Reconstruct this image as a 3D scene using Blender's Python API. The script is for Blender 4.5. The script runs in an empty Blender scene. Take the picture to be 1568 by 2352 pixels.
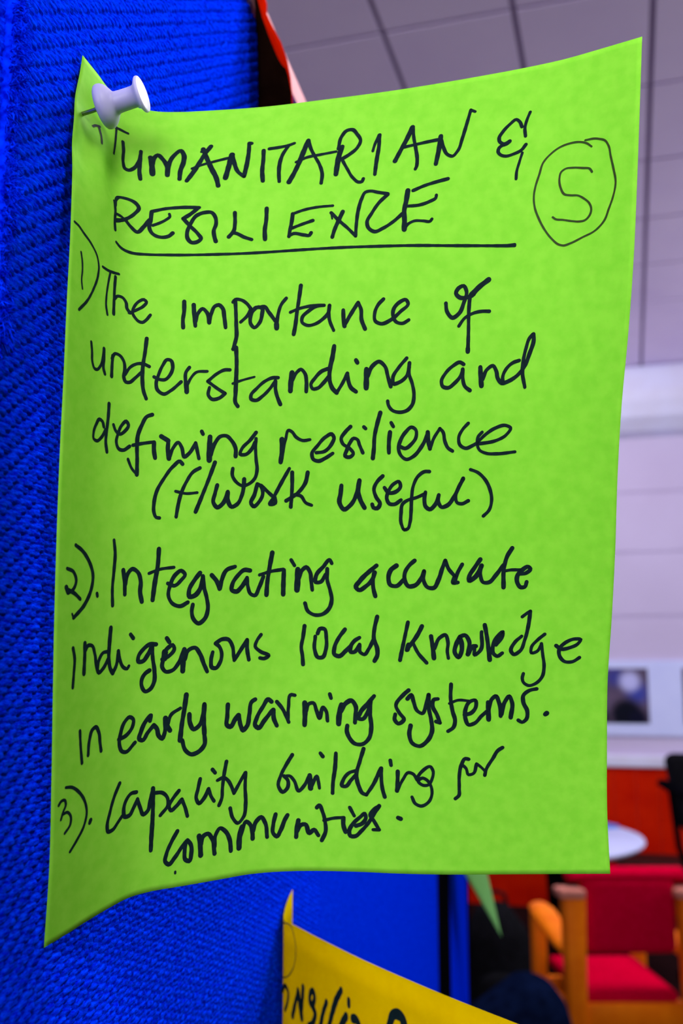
# Green note on a blue display board in a meeting room
import bpy, bmesh, math, random
import numpy as np
from mathutils import Vector, Matrix
random.seed(4)
rng = np.random.default_rng(4)
S = bpy.context.scene
COL = S.collection

# ------------------------------------------------------------------ camera
EYE = 1.60
cam_d = bpy.data.cameras.new('camera')
cam = bpy.data.objects.new('camera', cam_d)
COL.objects.link(cam)
cam.location = (0, 0, EYE)
cam.rotation_euler = (math.radians(90 + 9.29), 0, 0)
cam_d.sensor_fit = 'HORIZONTAL'
cam_d.sensor_width = 24.0
cam_d.lens = 24.0 * 2287 / 1568
cam_d.clip_start = 0.01
cam_d.dof.use_dof = True
cam_d.dof.focus_distance = 0.247
cam_d.dof.aperture_fstop = 16.5
S.camera = cam

# ------------------------------------------------------------------ world, lights, exposure
W = bpy.data.worlds.new('World'); S.world = W
W.use_nodes = True
W.node_tree.nodes['Background'].inputs[0].default_value = (0.86, 0.84, 1.0, 1)
W.node_tree.nodes['Background'].inputs[1].default_value = 0.055
S.view_settings.view_transform = 'Standard'
S.view_settings.look = 'None'
S.view_settings.exposure = 0.0
S.view_settings.gamma = 1.0

def area(name, loc, target, sx, sy, power, col, spread=180):
    d = bpy.data.lights.new(name, 'AREA'); d.shape = 'RECTANGLE'
    d.size = sx; d.size_y = sy; d.energy = power; d.color = col; d.spread = math.radians(spread)
    o = bpy.data.objects.new(name, d); COL.objects.link(o)
    o.location = loc
    o.rotation_euler = (Vector(target) - Vector(loc)).to_track_quat('-Z', 'Y').to_euler()
    return o
area('lamp_above_near', (0.22, -0.06, 2.06), (-0.06, 0.26, 1.80), 0.14, 0.14, 1.75, (1.0, 0.98, 0.97))  # added fill above the camera, no fixture there; brightens the note front
area('lamp_above_far', (0.37, 0.72, 2.28), (-0.04, 0.36, 1.85), 0.20, 0.20, 8.2, (1.0, 0.98, 0.97))  # added unseen light close to the board, makes its top brighter than its foot
area('lamp_right', (2.3, 0.9, 3.45), (0.05, 0.8, 1.6), 0.4, 2.4, 11, (1.0, 0.98, 0.97), 110)
area('window_daylight_behind', (-0.65, -3.1, 2.25), (0.0, 0.3, 1.65), 2.0, 1.5, 138, (0.96, 0.96, 1.0))  # added fill light behind the camera for the note front, no known window
area('window_daylight_hall', (4.6, 3.9, 2.4), (0.8, 6.4, 1.6), 2.0, 1.6, 85, (0.93, 0.94, 1.0))
area('wall_washer_lamp', (0.80, 5.75, 3.74), (1.6, 7.2, 2.2), 0.8, 0.25, 18, (0.97, 0.95, 1.0), 150)  # added light kept out of view behind the note, brightens pelmet and wall
area('hall_lamp', (1.15, 4.35, 3.72), (1.1, 4.3, 0), 1.4, 0.7, 34, (0.97, 0.95, 1.0), 120)

# ------------------------------------------------------------------ materials
def lin(c):
    return tuple((v / 255 / 12.92) if v / 255 <= 0.04045 else ((v / 255 + 0.055) / 1.055) ** 2.4 for v in c)
def mat(name, rgb, rough=0.6, spec=0.3, srgb=True, noise=None, bump=None, metal=0.0, sheen=0.0, trans=None):
    """rgb base; noise=(scale, rgb2, amount); bump=(scale, strength, distance); trans=(rgb, mix)"""
    m = bpy.data.materials.new(name); m.use_nodes = True
    nt = m.node_tree; b = nt.nodes['Principled BSDF']
    c = lin(rgb) if srgb else rgb
    b.inputs['Base Color'].default_value = (*c, 1)
    b.inputs['Roughness'].default_value = rough
    b.inputs['Specular IOR Level'].default_value = spec
    b.inputs['Metallic'].default_value = metal
    if sheen: b.inputs['Sheen Weight'].default_value = sheen
    tc = nt.nodes.new('ShaderNodeTexCoord')
    colsock = None
    if noise:
        n = nt.nodes.new('ShaderNodeTexNoise'); n.inputs['Scale'].default_value = noise[0]; n.inputs['Detail'].default_value = 5
        nt.links.new(tc.outputs['Object'], n.inputs['Vector'])
        r = nt.nodes.new('ShaderNodeMapRange'); r.inputs[1].default_value = 0.35; r.inputs[2].default_value = 0.65
        r.inputs[4].default_value = noise[2]
        nt.links.new(n.outputs['Fac'], r.inputs[0])
        x = nt.nodes.new('ShaderNodeMix'); x.data_type = 'RGBA'
        x.inputs[6].default_value = (*c, 1); x.inputs[7].default_value = (*(lin(noise[1]) if srgb else noise[1]), 1)
        nt.links.new(r.outputs[0], x.inputs[0]); nt.links.new(x.outputs[2], b.inputs['Base Color'])
        colsock = x.outputs[2]
    if bump:
        n2 = nt.nodes.new('ShaderNodeTexNoise'); n2.inputs['Scale'].default_value = bump[0]; n2.inputs['Detail'].default_value = 4
        nt.links.new(tc.outputs['Object'], n2.inputs['Vector'])
        bp = nt.nodes.new('ShaderNodeBump'); bp.inputs['Strength'].default_value = bump[1]; bp.inputs['Distance'].default_value = bump[2]
        nt.links.new(n2.outputs['Fac'], bp.inputs['Height']); nt.links.new(bp.outputs[0], b.inputs['Normal'])
    if trans:
        t = nt.nodes.new('ShaderNodeBsdfTranslucent'); t.inputs[0].default_value = (*(lin(trans[0]) if srgb else trans[0]), 1)
        mx = nt.nodes.new('ShaderNodeMixShader'); mx.inputs[0].default_value = trans[1]
        out = nt.nodes['Material Output']
        nt.links.new(b.outputs[0], mx.inputs[1]); nt.links.new(t.outputs[0], mx.inputs[2]); nt.links.new(mx.outputs[0], out.inputs[0])
        if colsock and noise and len(noise) > 3:
            n3 = nt.nodes.new('ShaderNodeMix'); n3.data_type = 'RGBA'
            n3.inputs[6].default_value = (*(lin(trans[0])), 1); n3.inputs[7].default_value = (*(lin(noise[3])), 1)
            nt.links.new(r.outputs[0], n3.inputs[0]); nt.links.new(n3.outputs[2], t.inputs[0])
    return m

M = {}
M['fabric'] = mat('blue_woven_fabric', (0, 58, 255), 0.8, 0.0, noise=(1500, (0, 20, 206), 1.0), bump=(5200, 0.5, 0.0005), sheen=0.0)
_nt = M['fabric'].node_tree; _mp = _nt.nodes.new('ShaderNodeMapping'); _mp.inputs['Scale'].default_value = (1.0, 0.22, 1.0)
_tc = [n for n in _nt.nodes if n.type == 'TEX_COORD'][0]; _tn = [n for n in _nt.nodes if n.type == 'TEX_NOISE']
_nt.links.new(_tc.outputs['Object'], _mp.inputs['Vector'])
for _n in _tn: _nt.links.new(_mp.outputs[0], _n.inputs['Vector'])
M['fabric_plain'] = mat('blue_fabric_far', (0, 44, 234), 0.7, 0.0, noise=(900, (0, 32, 212), 1.0), bump=(2600, 0.3, 0.0004))
M['fluff'] = mat('blue_fluff', (0, 50, 255), 0.8, 0.0, noise=(500, (0, 8, 170), 1.0))
M['blackplastic'] = mat('black_plastic', (6, 6, 10), 0.8, 0.0)
M['green'] = mat('green_paper', (156, 226, 70), 0.65, 0.05, noise=(330, (146, 222, 62), 1.0, (128, 216, 40)), bump=(900, 0.05, 0.0002), trans=((150, 226, 60), 0.40))
M['palegreen'] = mat('pale_green_paper', (190, 255, 160), 0.65, 0.05, noise=(90, (182, 250, 150), 1.0), trans=((200, 255, 170), 0.65))
M['yellow'] = mat('yellow_paper', (234, 206, 0), 0.65, 0.0, noise=(200, (228, 198, 0), 1.0), trans=((240, 214, 0), 0.5))
M['orange'] = mat('orange_paper', (176, 22, 0), 0.7, 0.0, noise=(150, (164, 16, 0), 1.0), trans=((220, 40, 0), 0.35))
M['blackcard'] = mat('black_card', (14, 5, 3), 0.9, 0.0, noise=(150, (9, 3, 2), 1.0))  # near-black colour painting the shade in the hollow of the orange note
M['trimpale'] = mat('pale_board_trim', (214, 154, 162), 0.6, 0.02, noise=(120, (208, 148, 156), 1.0))
M['ink'] = mat('black_marker_ink', (15, 32, 36), 0.7, 0.05, noise=(900, (10, 24, 28), 1.0))
M['thinink'] = mat('dry_marker_ink', (28, 62, 14), 0.6, 0.15, noise=(1500, (44, 50, 8), 1.0))
M['darkink'] = mat('dark_ink', (12, 28, 18), 0.6, 0.15, noise=(400, (16, 34, 22), 1.0))
M['pin'] = mat('white_pin_plastic', (160, 156, 190), 0.4, 0.2, noise=(60, (156, 152, 188), 1.0))
_p = M['pin'].node_tree.nodes['Principled BSDF']; _p.inputs['Subsurface Weight'].default_value = 0.7; _p.inputs['Subsurface Radius'].default_value = (1, 1, 1); _p.inputs['Subsurface Scale'].default_value = 0.004
M['needle'] = mat('steel_needle', (150, 150, 150), 0.3, 0.5, metal=1.0, noise=(200, (120, 120, 120), 1.0))
M['ceiling'] = mat('ceiling_tile', (240, 224, 255), 0.85, 0.05, noise=(3.0, (234, 217, 252), 1.0), bump=(60, 0.1, 0.002))
M['tgrid'] = mat('ceiling_grid', (150, 132, 165), 0.8, 0.1, noise=(3.0, (146, 128, 160), 1.0))
M['wall'] = mat('lilac_wall_paint', (205, 192, 224), 0.8, 0.15, noise=(2.0, (200, 186, 218), 1.0))
M['trimwhite'] = mat('white_gloss_paint', (222, 222, 252), 0.4, 0.4, noise=(4.0, (216, 212, 236), 1.0))
M['board_white'] = mat('white_display_card', (208, 214, 255), 0.6, 0.1, noise=(6.0, (202, 208, 252), 1.0))
M['redwood'] = mat('red_wood_panel', (206, 30, 0), 0.6, 0.03, noise=(5.0, (190, 18, 0), 1.0))
M['darkwood'] = mat('dark_bench_wood', (46, 14, 12), 0.6, 0.2, noise=(9.0, (36, 10, 10), 1.0))
M['carpet'] = mat('dark_carpet', (34, 12, 12), 0.95, 0.05, noise=(40.0, (24, 8, 10), 1.0), bump=(300, 0.3, 0.004))
M['wood'] = mat('orange_beech_wood', (250, 128, 4), 0.55, 0.08, noise=(14.0, (236, 110, 0), 1.0))
M['crimson'] = mat('crimson_upholstery', (205, 0, 50), 0.9, 0.0, noise=(60.0, (192, 0, 40), 1.0), bump=(500, 0.2, 0.002))
M['palewood'] = mat('pale_worn_wood', (206, 128, 112), 0.6, 0.1, noise=(30.0, (196, 118, 104), 1.0))  # paler wood tone for the caps of the rear posts
M['tabletop'] = mat('white_laminate', (190, 194, 232), 0.45, 0.12, noise=(8.0, (184, 188, 230), 1.0))
M['black'] = mat('black_upholstery', (14, 14, 20), 0.85, 0.06, noise=(30.0, (8, 8, 12), 1.0))
M['navy'] = mat('navy_cloth', (14, 26, 58), 0.95, 0.0, noise=(30.0, (8, 16, 40), 1.0), bump=(60, 0.3, 0.01))
M['blueprint'] = mat('blue_booklet', (96, 150, 226), 0.5, 0.2, noise=(12.0, (60, 110, 200), 1.0))

# ------------------------------------------------------------------ object helpers
def mk(name, verts, faces, m, origin=(0, 0, 0), parent=None, smooth=True):
    o3 = Vector(origin)
    me = bpy.data.meshes.new(name)
    me.from_pydata([tuple(Vector(v) - o3) for v in verts], [], [tuple(f) for f in faces])
    me.materials.append(m)
    if smooth:
        me.polygons.foreach_set('use_smooth', [True] * len(me.polygons))
    me.update()
    o = bpy.data.objects.new(name, me); COL.objects.link(o)
    if parent is not None:
        o.parent = parent
        po = Vector(parent.location)
        if parent.parent is not None: po += Vector(parent.parent.location)
        o.location = o3 - po
    else:
        o.location = o3
    return o
def bm_obj(name, bm, m, origin=(0, 0, 0), parent=None, smooth=False, auto=True):
    """bm in world coordinates"""
    bmesh.ops.recalc_face_normals(bm, faces=bm.faces)
    bmesh.ops.translate(bm, verts=bm.verts, vec=-Vector(origin))
    me = bpy.data.meshes.new(name); bm.to_mesh(me); bm.free()
    me.materials.append(m)
    if smooth:
        me.polygons.foreach_set('use_smooth', [True] * len(me.polygons))
        if auto and hasattr(me, 'set_sharp_from_angle'): me.set_sharp_from_angle(angle=math.radians(40))
    o = bpy.data.objects.new(name, me); COL.objects.link(o)
    if parent is not None:
        o.parent = parent
        po = Vector(parent.location)
        if parent.parent is not None: po += Vector(parent.parent.location)
        o.location = Vector(origin) - po
    else:
        o.location = origin
    return o
def thing(name, loc, label, cat, group=None):
    o = bpy.data.objects.new(name, None); COL.objects.link(o); o.location = loc; o.empty_display_size = 0.05
    return tag(o, label, cat, group)
def tag(o, label, cat, group=None):
    o['label'] = label; o['category'] = cat
    if group: o['group'] = group
    return o
def struct(o, label=None):
    o['kind'] = 'structure'
    if label: o['label'] = label
    return o
def box(bm, c, ax, ay, az, bevel=0.0, seg=2):
    """box centred c with half-vectors ax, ay, az"""
    c, ax, ay, az = Vector(c), Vector(ax), Vector(ay), Vector(az)
    t = bmesh.new(); v = []
    for i in (-1, 1):
        for j in (-1, 1):
            for k in (-1, 1): v.append(t.verts.new(c + ax * i + ay * j + az * k))
    for f in ((0, 1, 3, 2), (4, 6, 7, 5), (0, 4, 5, 1), (2, 3, 7, 6), (0, 2, 6, 4), (1, 5, 7, 3)): t.faces.new([v[i] for i in f])
    bmesh.ops.recalc_face_normals(t, faces=t.faces)
    if bevel: bmesh.ops.bevel(t, geom=list(t.edges), offset=bevel, segments=seg, affect='EDGES', profile=0.5)
    me = bpy.data.meshes.new('tmp'); t.to_mesh(me); t.free(); bm.from_mesh(me); bpy.data.meshes.remove(me)
def bx(c, ax, ay, az, bevel=0.0, seg=2):
    bm = bmesh.new(); box(bm, c, ax, ay, az, bevel, seg); return bm
def tube(bm, pts, radii, n=12, flat=None):
    """swept tube along pts; flat=(axis vector, factor) squashes"""
    pts = [Vector(p) for p in pts]; rings = []
    up = Vector((0, 0, 1))
    for i, p in enumerate(pts):
        d = (pts[min(i + 1, len(pts) - 1)] - pts[max(i - 1, 0)]).normalized()
        a = d.cross(up)
        if a.length < 1e-3: a = d.cross(Vector((1, 0, 0)))
        a.normalize(); b = d.cross(a).normalized()
        r = radii[i] if hasattr(radii, '__len__') else radii
        ra, rb = (r if hasattr(r, '__len__') else (r, r))
        rings.append([bm.verts.new(p + a * ra * math.cos(2 * math.pi * k / n) + b * rb * math.sin(2 * math.pi * k / n)) for k in range(n)])
    for r0, r1 in zip(rings, rings[1:]):
        for k in range(n): bm.faces.new((r0[k], r0[(k + 1) % n], r1[(k + 1) % n], r1[k]))
    bm.faces.new(rings[0]); bm.faces.new(rings[-1])
def lathe(bm, prof, base, axis, n=40):
    """prof [(t, r)] along axis from base"""
    base, ax = Vector(base), Vector(axis).normalized()
    u = ax.orthogonal().normalized(); w = ax.cross(u)
    rings = []
    for t, r in prof:
        rings.append([bm.verts.new(base + ax * t + (u * math.cos(2 * math.pi * k / n) + w * math.sin(2 * math.pi * k / n)) * max(r, 1e-6)) for k in range(n)])
    for r0, r1 in zip(rings, rings[1:]):
        for k in range(n): bm.faces.new((r0[k], r0[(k + 1) % n], r1[(k + 1) % n], r1[k]))
    bm.faces.new(rings[0]); bm.faces.new(rings[-1])
def cr1(a, b, c, d, f):
    return 0.5 * (2 * b + (c - a) * f + (2 * a - 5 * b + 4 * c - d) * f * f + (3 * b - a - 3 * c + d) * f ** 3)

# ------------------------------------------------------------------ room
YAW = math.radians(16)
WT = Vector((math.cos(YAW), -math.sin(YAW), 0))        # to the right along the far wall
WN = Vector((-math.sin(YAW), -math.cos(YAW), 0))       # from the far wall into the room
W0 = Vector((2.1915, 7.093, 0)) - WT * Vector((2.1915, 7.093, 0)).dot(WT)   # wall foot at t = 0
CEIL = 3.80
def wp(t, d, z): return W0 + WT * t + WN * d + Vector((0, 0, z))
ZU = Vector((0, 0, 1))
def wbox(bm, t0, t1, d0, d1, z0, z1, bev=0.0):
    box(bm, wp((t0 + t1) / 2, (d0 + d1) / 2, (z0 + z1) / 2), WT * (t1 - t0) / 2, WN * (d1 - d0) / 2, ZU * (z1 - z0) / 2, bev)

bm = bmesh.new()
q = [bm.verts.new(wp(t, d, 0)) for t, d in ((-6, -0.1), (6, -0.1), (6, 10.5), (-6, 10.5))]
bm.faces.new(q)
struct(bm_obj('floor', bm, M['carpet']))
# ceiling: tiles with shadow-gap grid
bm = bmesh.new()
TX, TY = 0.45, 0.58
t_off, d_off = 0.17, 0.28
for i in range(-11, 13):
    for j in range(0, 18):
        t0 = i * TX + t_off; d0 = j * TY - d_off
        box(bm, wp(t0 + TX / 2, d0 + TY / 2, CEIL + 0.008), WT * (TX / 2 - 0.010), WN * (TY / 2 - 0.010), ZU * 0.008)
ce = bm_obj('ceiling', bm, M['ceiling']); struct(ce)
bm = bmesh.new(); box(bm, wp(0.3, 4.9, CEIL + 0.027), WT * 5.6, WN * 5.4, ZU * 0.010)
g = bm_obj('grid_backing', bm, M['tgrid'], parent=ce)
# far wall with horizontal cladding boards
bm = bmesh.new()
wbox(bm, -6, 6, -0.12, -0.012, 0, CEIL)
for z0, z1 in ((1.0, 1.57), (1.57, 2.01), (2.01, 2.468), (2.468, 2.904), (2.904, 3.34), (3.34, CEIL)):
    wbox(bm, -6, 6, -0.012, 0.0, z0 + 0.006, z1 - 0.006, 0.004)
struct(bm_obj('wall_far', bm, M['wall']))
# side and left walls that close the room
bm = bmesh.new(); wbox(bm, -6.1, -6, 0, 10.5, 0, CEIL); struct(bm_obj('wall_left', bm, M['wall']))
# boxed pelmet under the ceiling (trim_1): bright front, sloping soffit
bm = bmesh.new()
pr = [(0.0, 3.31), (0.10, 3.335), (0.20, 3.42), (0.24, 3.53), (0.25, 3.60), (0.25, 3.74), (0.235, 3.78), (0.20, 3.795), (0, 3.795)]
a = [bm.verts.new(wp(-6, d, z)) for d, z in pr]; b = [bm.verts.new(wp(6, d, z)) for d, z in pr]
for i in range(len(pr) - 1): bm.faces.new((a[i], a[i + 1], b[i + 1], b[i]))
bm.faces.new(a); bm.faces.new(b)
struct(bm_obj('trim_1', bm, M['trimwhite']))
bm = bmesh.new(); wbox(bm, -6, 6, 0.0, 0.05, 0.966, 1.05, 0.012); struct(bm_obj('trim_2', bm, M['trimwhite']))
bm = bmesh.new()
for i in range(-40, 40): wbox(bm, i * 0.15 + 0.0008, i * 0.15 + 0.1492, 0.0, 0.022, 0.0, 0.964, 0.001)
struct(bm_obj('trim_3', bm, M['redwood']))

# display strip along the wall and its photographs
bm = bmesh.new(); wbox(bm, -1.6, 3.2, 0.001, 0.018, 1.18, 1.70, 0.003)
tag(bm_obj('notice_board', bm, M['board_white'], origin=wp(0.8, 0, 1.18)), 'long white notice board above the red wood panelling of the far wall', 'notice board')
def photo_mat():
    m = bpy.data.materials.new('printed_photo'); m.use_nodes = True; nt = m.node_tree; b = nt.nodes['Principled BSDF']
    b.inputs['Roughness'].default_value = 0.6; b.inputs['Specular IOR Level'].default_value = 0.05
    tc = nt.nodes.new('ShaderNodeTexCoord')
    def blob(x, z, r0, r1):
        d = nt.nodes.new('ShaderNodeVectorMath'); d.operation = 'DISTANCE'
        sc = nt.nodes.new('ShaderNodeVectorMath'); sc.operation = 'MULTIPLY'; sc.inputs[1].default_value = (1, 1, 1)
        nt.links.new(tc.outputs['Object'], sc.inputs[0]); nt.links.new(sc.outputs[0], d.inputs[0])
        p = WT * x; d.inputs[1].default_value = (p.x, p.y, z)
        r = nt.nodes.new('ShaderNodeMapRange'); r.interpolation_type = 'SMOOTHSTEP'
        r.inputs[1].default_value = r0; r.inputs[2].default_value = r1; r.inputs[3].default_value = 1; r.inputs[4].default_value = 0
        nt.links.new(d.outputs['Value'], r.inputs[0]); return r.outputs[0]
    n = nt.nodes.new('ShaderNodeTexNoise'); n.inputs['Scale'].default_value = 9; nt.links.new(tc.outputs['Object'], n.inputs[0])
    ramp = nt.nodes.new('ShaderNodeValToRGB'); e = ramp.color_ramp.elements
    e[0].color = (*lin((70, 60, 84)), 1); e[1].color = (*lin((112, 94, 120)), 1)
    nt.links.new(n.outputs['Fac'], ramp.inputs[0]); cur = ramp.outputs[0]
    for x, z, r0, r1, c in ((-0.05, 0.13, 0.02, 0.10, (64, 66, 140)), (0.10, 0.02, 0.01, 0.12, (60, 70, 160)), (0.05, 0.10, 0.03, 0.10, (190, 190, 240)),
                            (0.02, -0.13, 0.07, 0.15, (14, 16, 30)), (0.10, -0.16, 0.03, 0.09, (16, 16, 40)), (-0.17, -0.16, 0.04, 0.10, (30, 26, 34))):
        x_ = nt.nodes.new('ShaderNodeMix'); x_.data_type = 'RGBA'; x_.inputs[7].default_value = (*lin(c), 1)
        nt.links.new(blob(x, z, r0, r1), x_.inputs[0]); nt.links.new(cur, x_.inputs[6]); cur = x_.outputs[2]
    nt.links.new(cur, b.inputs['Base Color'])
    return m
PM = photo_mat()
for t0, t1, lab in ((-0.235, 0.113, 'dark photograph of a seated figure on the white notice board, left of the white gap'),
                    (0.344, 0.69, 'dark photograph cut off by the right edge of the picture, on the white notice board')):
    bm = bmesh.new(); wbox(bm, t0, t1, 0.0185, 0.0225, 1.265, 1.646, 0.0)
    tag(bm_obj('photograph', bm, PM, origin=wp((t0 + t1) / 2, 0.0185, 1.455)), lab, 'photograph', 'photographs on the notice board')

# low dark bench along the panelling
o = wp(0.95, 0.25, 0)
be = thing('bench', o, 'low dark wooden bench along the red panelling behind the round table', 'bench')
bm = bmesh.new(); wbox(bm, -0.15, 2.2, 0.05, 0.42, 0.33, 0.40, 0.01); bm_obj('seat', bm, M['darkwood'], origin=o, parent=be)
for t in (-0.05, 1.0, 2.1):
    bm = bmesh.new(); wbox(bm, t - 0.03, t + 0.03, 0.08, 0.40, 0.0, 0.33, 0.005); bm_obj('leg', bm, M['darkwood'], origin=o, parent=be)

# ------------------------------------------------------------------ round table
o = Vector((0.828, 5.66, 0))
tb = thing('round_table', o, 'round white table in front of the red wood panelling', 'table')
bm = bmesh.new(); lathe(bm, [(0, 0.71), (0.004, 0.78), (0.012, 0.795), (0.024, 0.80), (0.034, 0.794), (0.038, 0.78), (0.038, 0.0)], o + Vector((0, 0, 0.708)), (0, 0, 1), 72)
bm_obj('tabletop', bm, M['tabletop'], origin=o, parent=tb, smooth=True)
for dx, dy in ((0.24, -0.47), (0.47, 0.24), (-0.24, 0.47), (-0.47, -0.24)):
    bm = bmesh.new(); tube(bm, [o + Vector((dx * 1.08, dy * 1.08, 0.0)), o + Vector((dx, dy, 0.45)), o + Vector((dx * 0.97, dy * 0.97, 0.7095))], [0.030, 0.040, 0.044], 16)
    bm_obj('leg', bm, M['blackplastic'], origin=o, parent=tb, smooth=True)
zt = 0.7465
bm = bx((1.50, 5.90, zt + 0.007), (0.04, 0.015, 0), (-0.03, 0.07, 0), (0, 0, 0.007), 0.002)
tag(bm_obj('booklet', bm, M['blueprint'], origin=(1.50, 5.90, zt)), 'small blue booklet lying at the far edge of the round white table', 'booklet')

# ------------------------------------------------------------------ armchair seen from behind
RL = Vector((0.852, 3.855, 0)); RR = Vector((1.280, 3.855, 0)); FL = Vector((0.800, 4.27, 0)); FR = Vector((1.20, 4.27, 0))
o = (RL + RR + FL + FR) / 4
ch = thing('armchair', o, 'wooden armchair with crimson upholstery seen from behind, in front of the round table', 'armchair')
sx = (RR - RL).normalized(); sy = (FL - RL).normalized()
def leg(p, h, r, lean):
    bm = bmesh.new(); box(bm, p + ZU * (h / 2) + lean * 0.5, sx * r, sy * r, ZU * (h / 2), 0.008)
    for v in bm.verts: v.co += sx * ((v.co - p).dot(sx)) * (-0.22 + 0.50 * max(0.0, v.co.z - 0.45) / 0.4 if h > .7 else 0.0)
    return bm
for p, h in ((RL, 0.80), (RR, 0.80), (FL, 0.655), (FR, 0.655)):
    bm_obj('leg', leg(p, h, 0.032 if h > .7 else 0.026, Vector((0, 0, 0))), M['wood'], origin=o, parent=ch, smooth=True)
for p in (RL, RR):
    bm = bx(p + Vector((-0.012, 0, 0.808)), sx * 0.048, sy * 0.045, ZU * 0.017, 0.010, 3)
    cap = bm_obj('post_cap', bm, M['palewood'], origin=o, parent=ch, smooth=True)
for p, e in ((RL, FL), (RR, FR)):
    d = (e - p)
    bm = bmesh.new()
    tube(bm, [p + d * 0.02 + ZU * 0.585, p + d * 0.3 + ZU * 0.605, p + d * 0.6 + ZU * 0.64, p + d * 0.85 + ZU * 0.662, p + d * 0.99 + ZU * 0.668, p + d * 1.04 + ZU * 0.667],
         [(0.034, 0.02), (0.044, 0.024), (0.050, 0.026), (0.050, 0.026), (0.040, 0.022), (0.02, 0.012)], 16)
    bm_obj('armrest', bm, M['wood'], origin=o, parent=ch, smooth=True)
def rail(p, q, z0, z1, r):
    d = (q - p); n = d.normalized().cross(ZU)
    return bx((p + q) / 2 + ZU * (z0 + z1) / 2, d / 2 * 0.93, n * r, ZU * (z1 - z0) / 2, 0.006)
for p, q_, z0, z1 in ((RL, RR, 0.345, 0.425), (FL, FR, 0.33, 0.40), (RL, FL, 0.33, 0.40), (RR, FR, 0.33, 0.40)):
    bm_obj('seat_rail', rail(p, q_, z0, z1, 0.018), M['wood'], origin=o, parent=ch, smooth=True)
# seat cushion
bm = bmesh.new()
box(bm, (RL + RR + FL + FR) / 4 + ZU * 0.452, sx * 0.172, (FL - RL) / 2 * 0.97 + ZU * 0.012, ZU * 0.020, 0.016, 4)
bm_obj('seat', bm, M['crimson'], origin=o, parent=ch, smooth=True)
# upholstered back: thick pad between the rear posts with rolled top
bm = bmesh.new()
box(bm, (RL + RR) / 2 + sy * 0.03 + ZU * 0.725, sx * 0.168, sy * 0.035, ZU * 0.135, 0.03, 4)
bm_obj('backrest', bm, M['crimson'], origin=o, parent=ch, smooth=True)
bm = bmesh.new()
tube(bm, [(RL + RR) / 2 + sy * 0.05 - sx * 0.225 + ZU * 0.862, (RL + RR) / 2 + sy * 0.05 - sx * 0.21 + ZU * 0.864, (RL + RR) / 2 + sy * 0.05 + sx * 0.21 + ZU * 0.864, (RL + RR) / 2 + sy * 0.05 + sx * 0.225 + ZU * 0.862],
     [(0.03, 0.012), (0.05, 0.026), (0.05, 0.026), (0.03, 0.012)], 16)
bm_obj('top_roll', bm, M['crimson'], origin=o, parent=ch, smooth=True)

# ------------------------------------------------------------------ black office chair at the right
o = Vector((2.10, 5.72, 0))
oc = thing('office_chair', o, 'black office chair with tall back at the right edge beside the red panelling', 'chair')
bm = bx(o + Vector((-0.03, 0.0, 0.95)), (0.25, -0.05, 0), (0.012, 0.06, 0), (0, 0, 0.215), 0.05, 4)
for v in bm.verts:
    if v.co.z < 0.90: v.co.x = o.x + (v.co.x - o.x) * (0.72 + 0.28 * max(0, (v.co.z - 0.735)) / 0.165)
bm_obj('backrest', bm, M['black'], origin=o, parent=oc, smooth=True)
bm = bx(o + Vector((0.0, -0.28, 0.49)), (0.25, -0.05, 0), (0.05, 0.25, 0), (0, 0, 0.045), 0.035, 4)
bm_obj('seat', bm, M['black'], origin=o, parent=oc, smooth=True)
for sgn in (-1, 1):
    bm = bmesh.new(); tube(bm, [o + Vector((sgn * 0.325, -0.05, 1.01)), o + Vector((sgn * 0.335, -0.25, 1.0)), o + Vector((sgn * 0.33, -0.42, 0.98))], [(0.035, 0.022), (0.04, 0.024), (0.03, 0.016)], 12)
    tube(bm, [o + Vector((sgn * 0.33, -0.20, 0.99)), o + Vector((sgn * 0.31, -0.22, 0.70)), o + Vector((sgn * 0.24, -0.25, 0.47))], 0.018, 10)
    bm_obj('armrest', bm, M['blackplastic'], origin=o, parent=oc, smooth=True)
bm = bmesh.new(); lathe(bm, [(0, 0.03), (0.35, 0.03), (0.38, 0.07)], o + Vector((0, -0.2, 0.07)), (0, 0, 1), 24)
bm_obj('column', bm, M['blackplastic'], origin=o, parent=oc, smooth=True)
for k in range(5):
    a_ = 2 * math.pi * k / 5 + 0.3; e_ = Vector((math.cos(a_), math.sin(a_), 0))
    bm = bmesh.new(); tube(bm, [o + Vector((0, -0.2, 0.10)), o + Vector((0, -0.2, 0.07)) + e_ * 0.3], [0.03, 0.018], 10)
    f = bm_obj('foot', bm, M['blackplastic'], origin=o, parent=oc, smooth=True)
    bm = bmesh.new(); lathe(bm, [(-0.02, 0.02), (-0.018, 0.028), (0.018, 0.028), (0.02, 0.02)], o + Vector((0, -0.2, 0.028)) + e_ * 0.3, e_.cross(ZU), 20)
    w_ = bm_obj('caster', bm, M['blackplastic'], origin=o, parent=oc, smooth=True)

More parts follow.
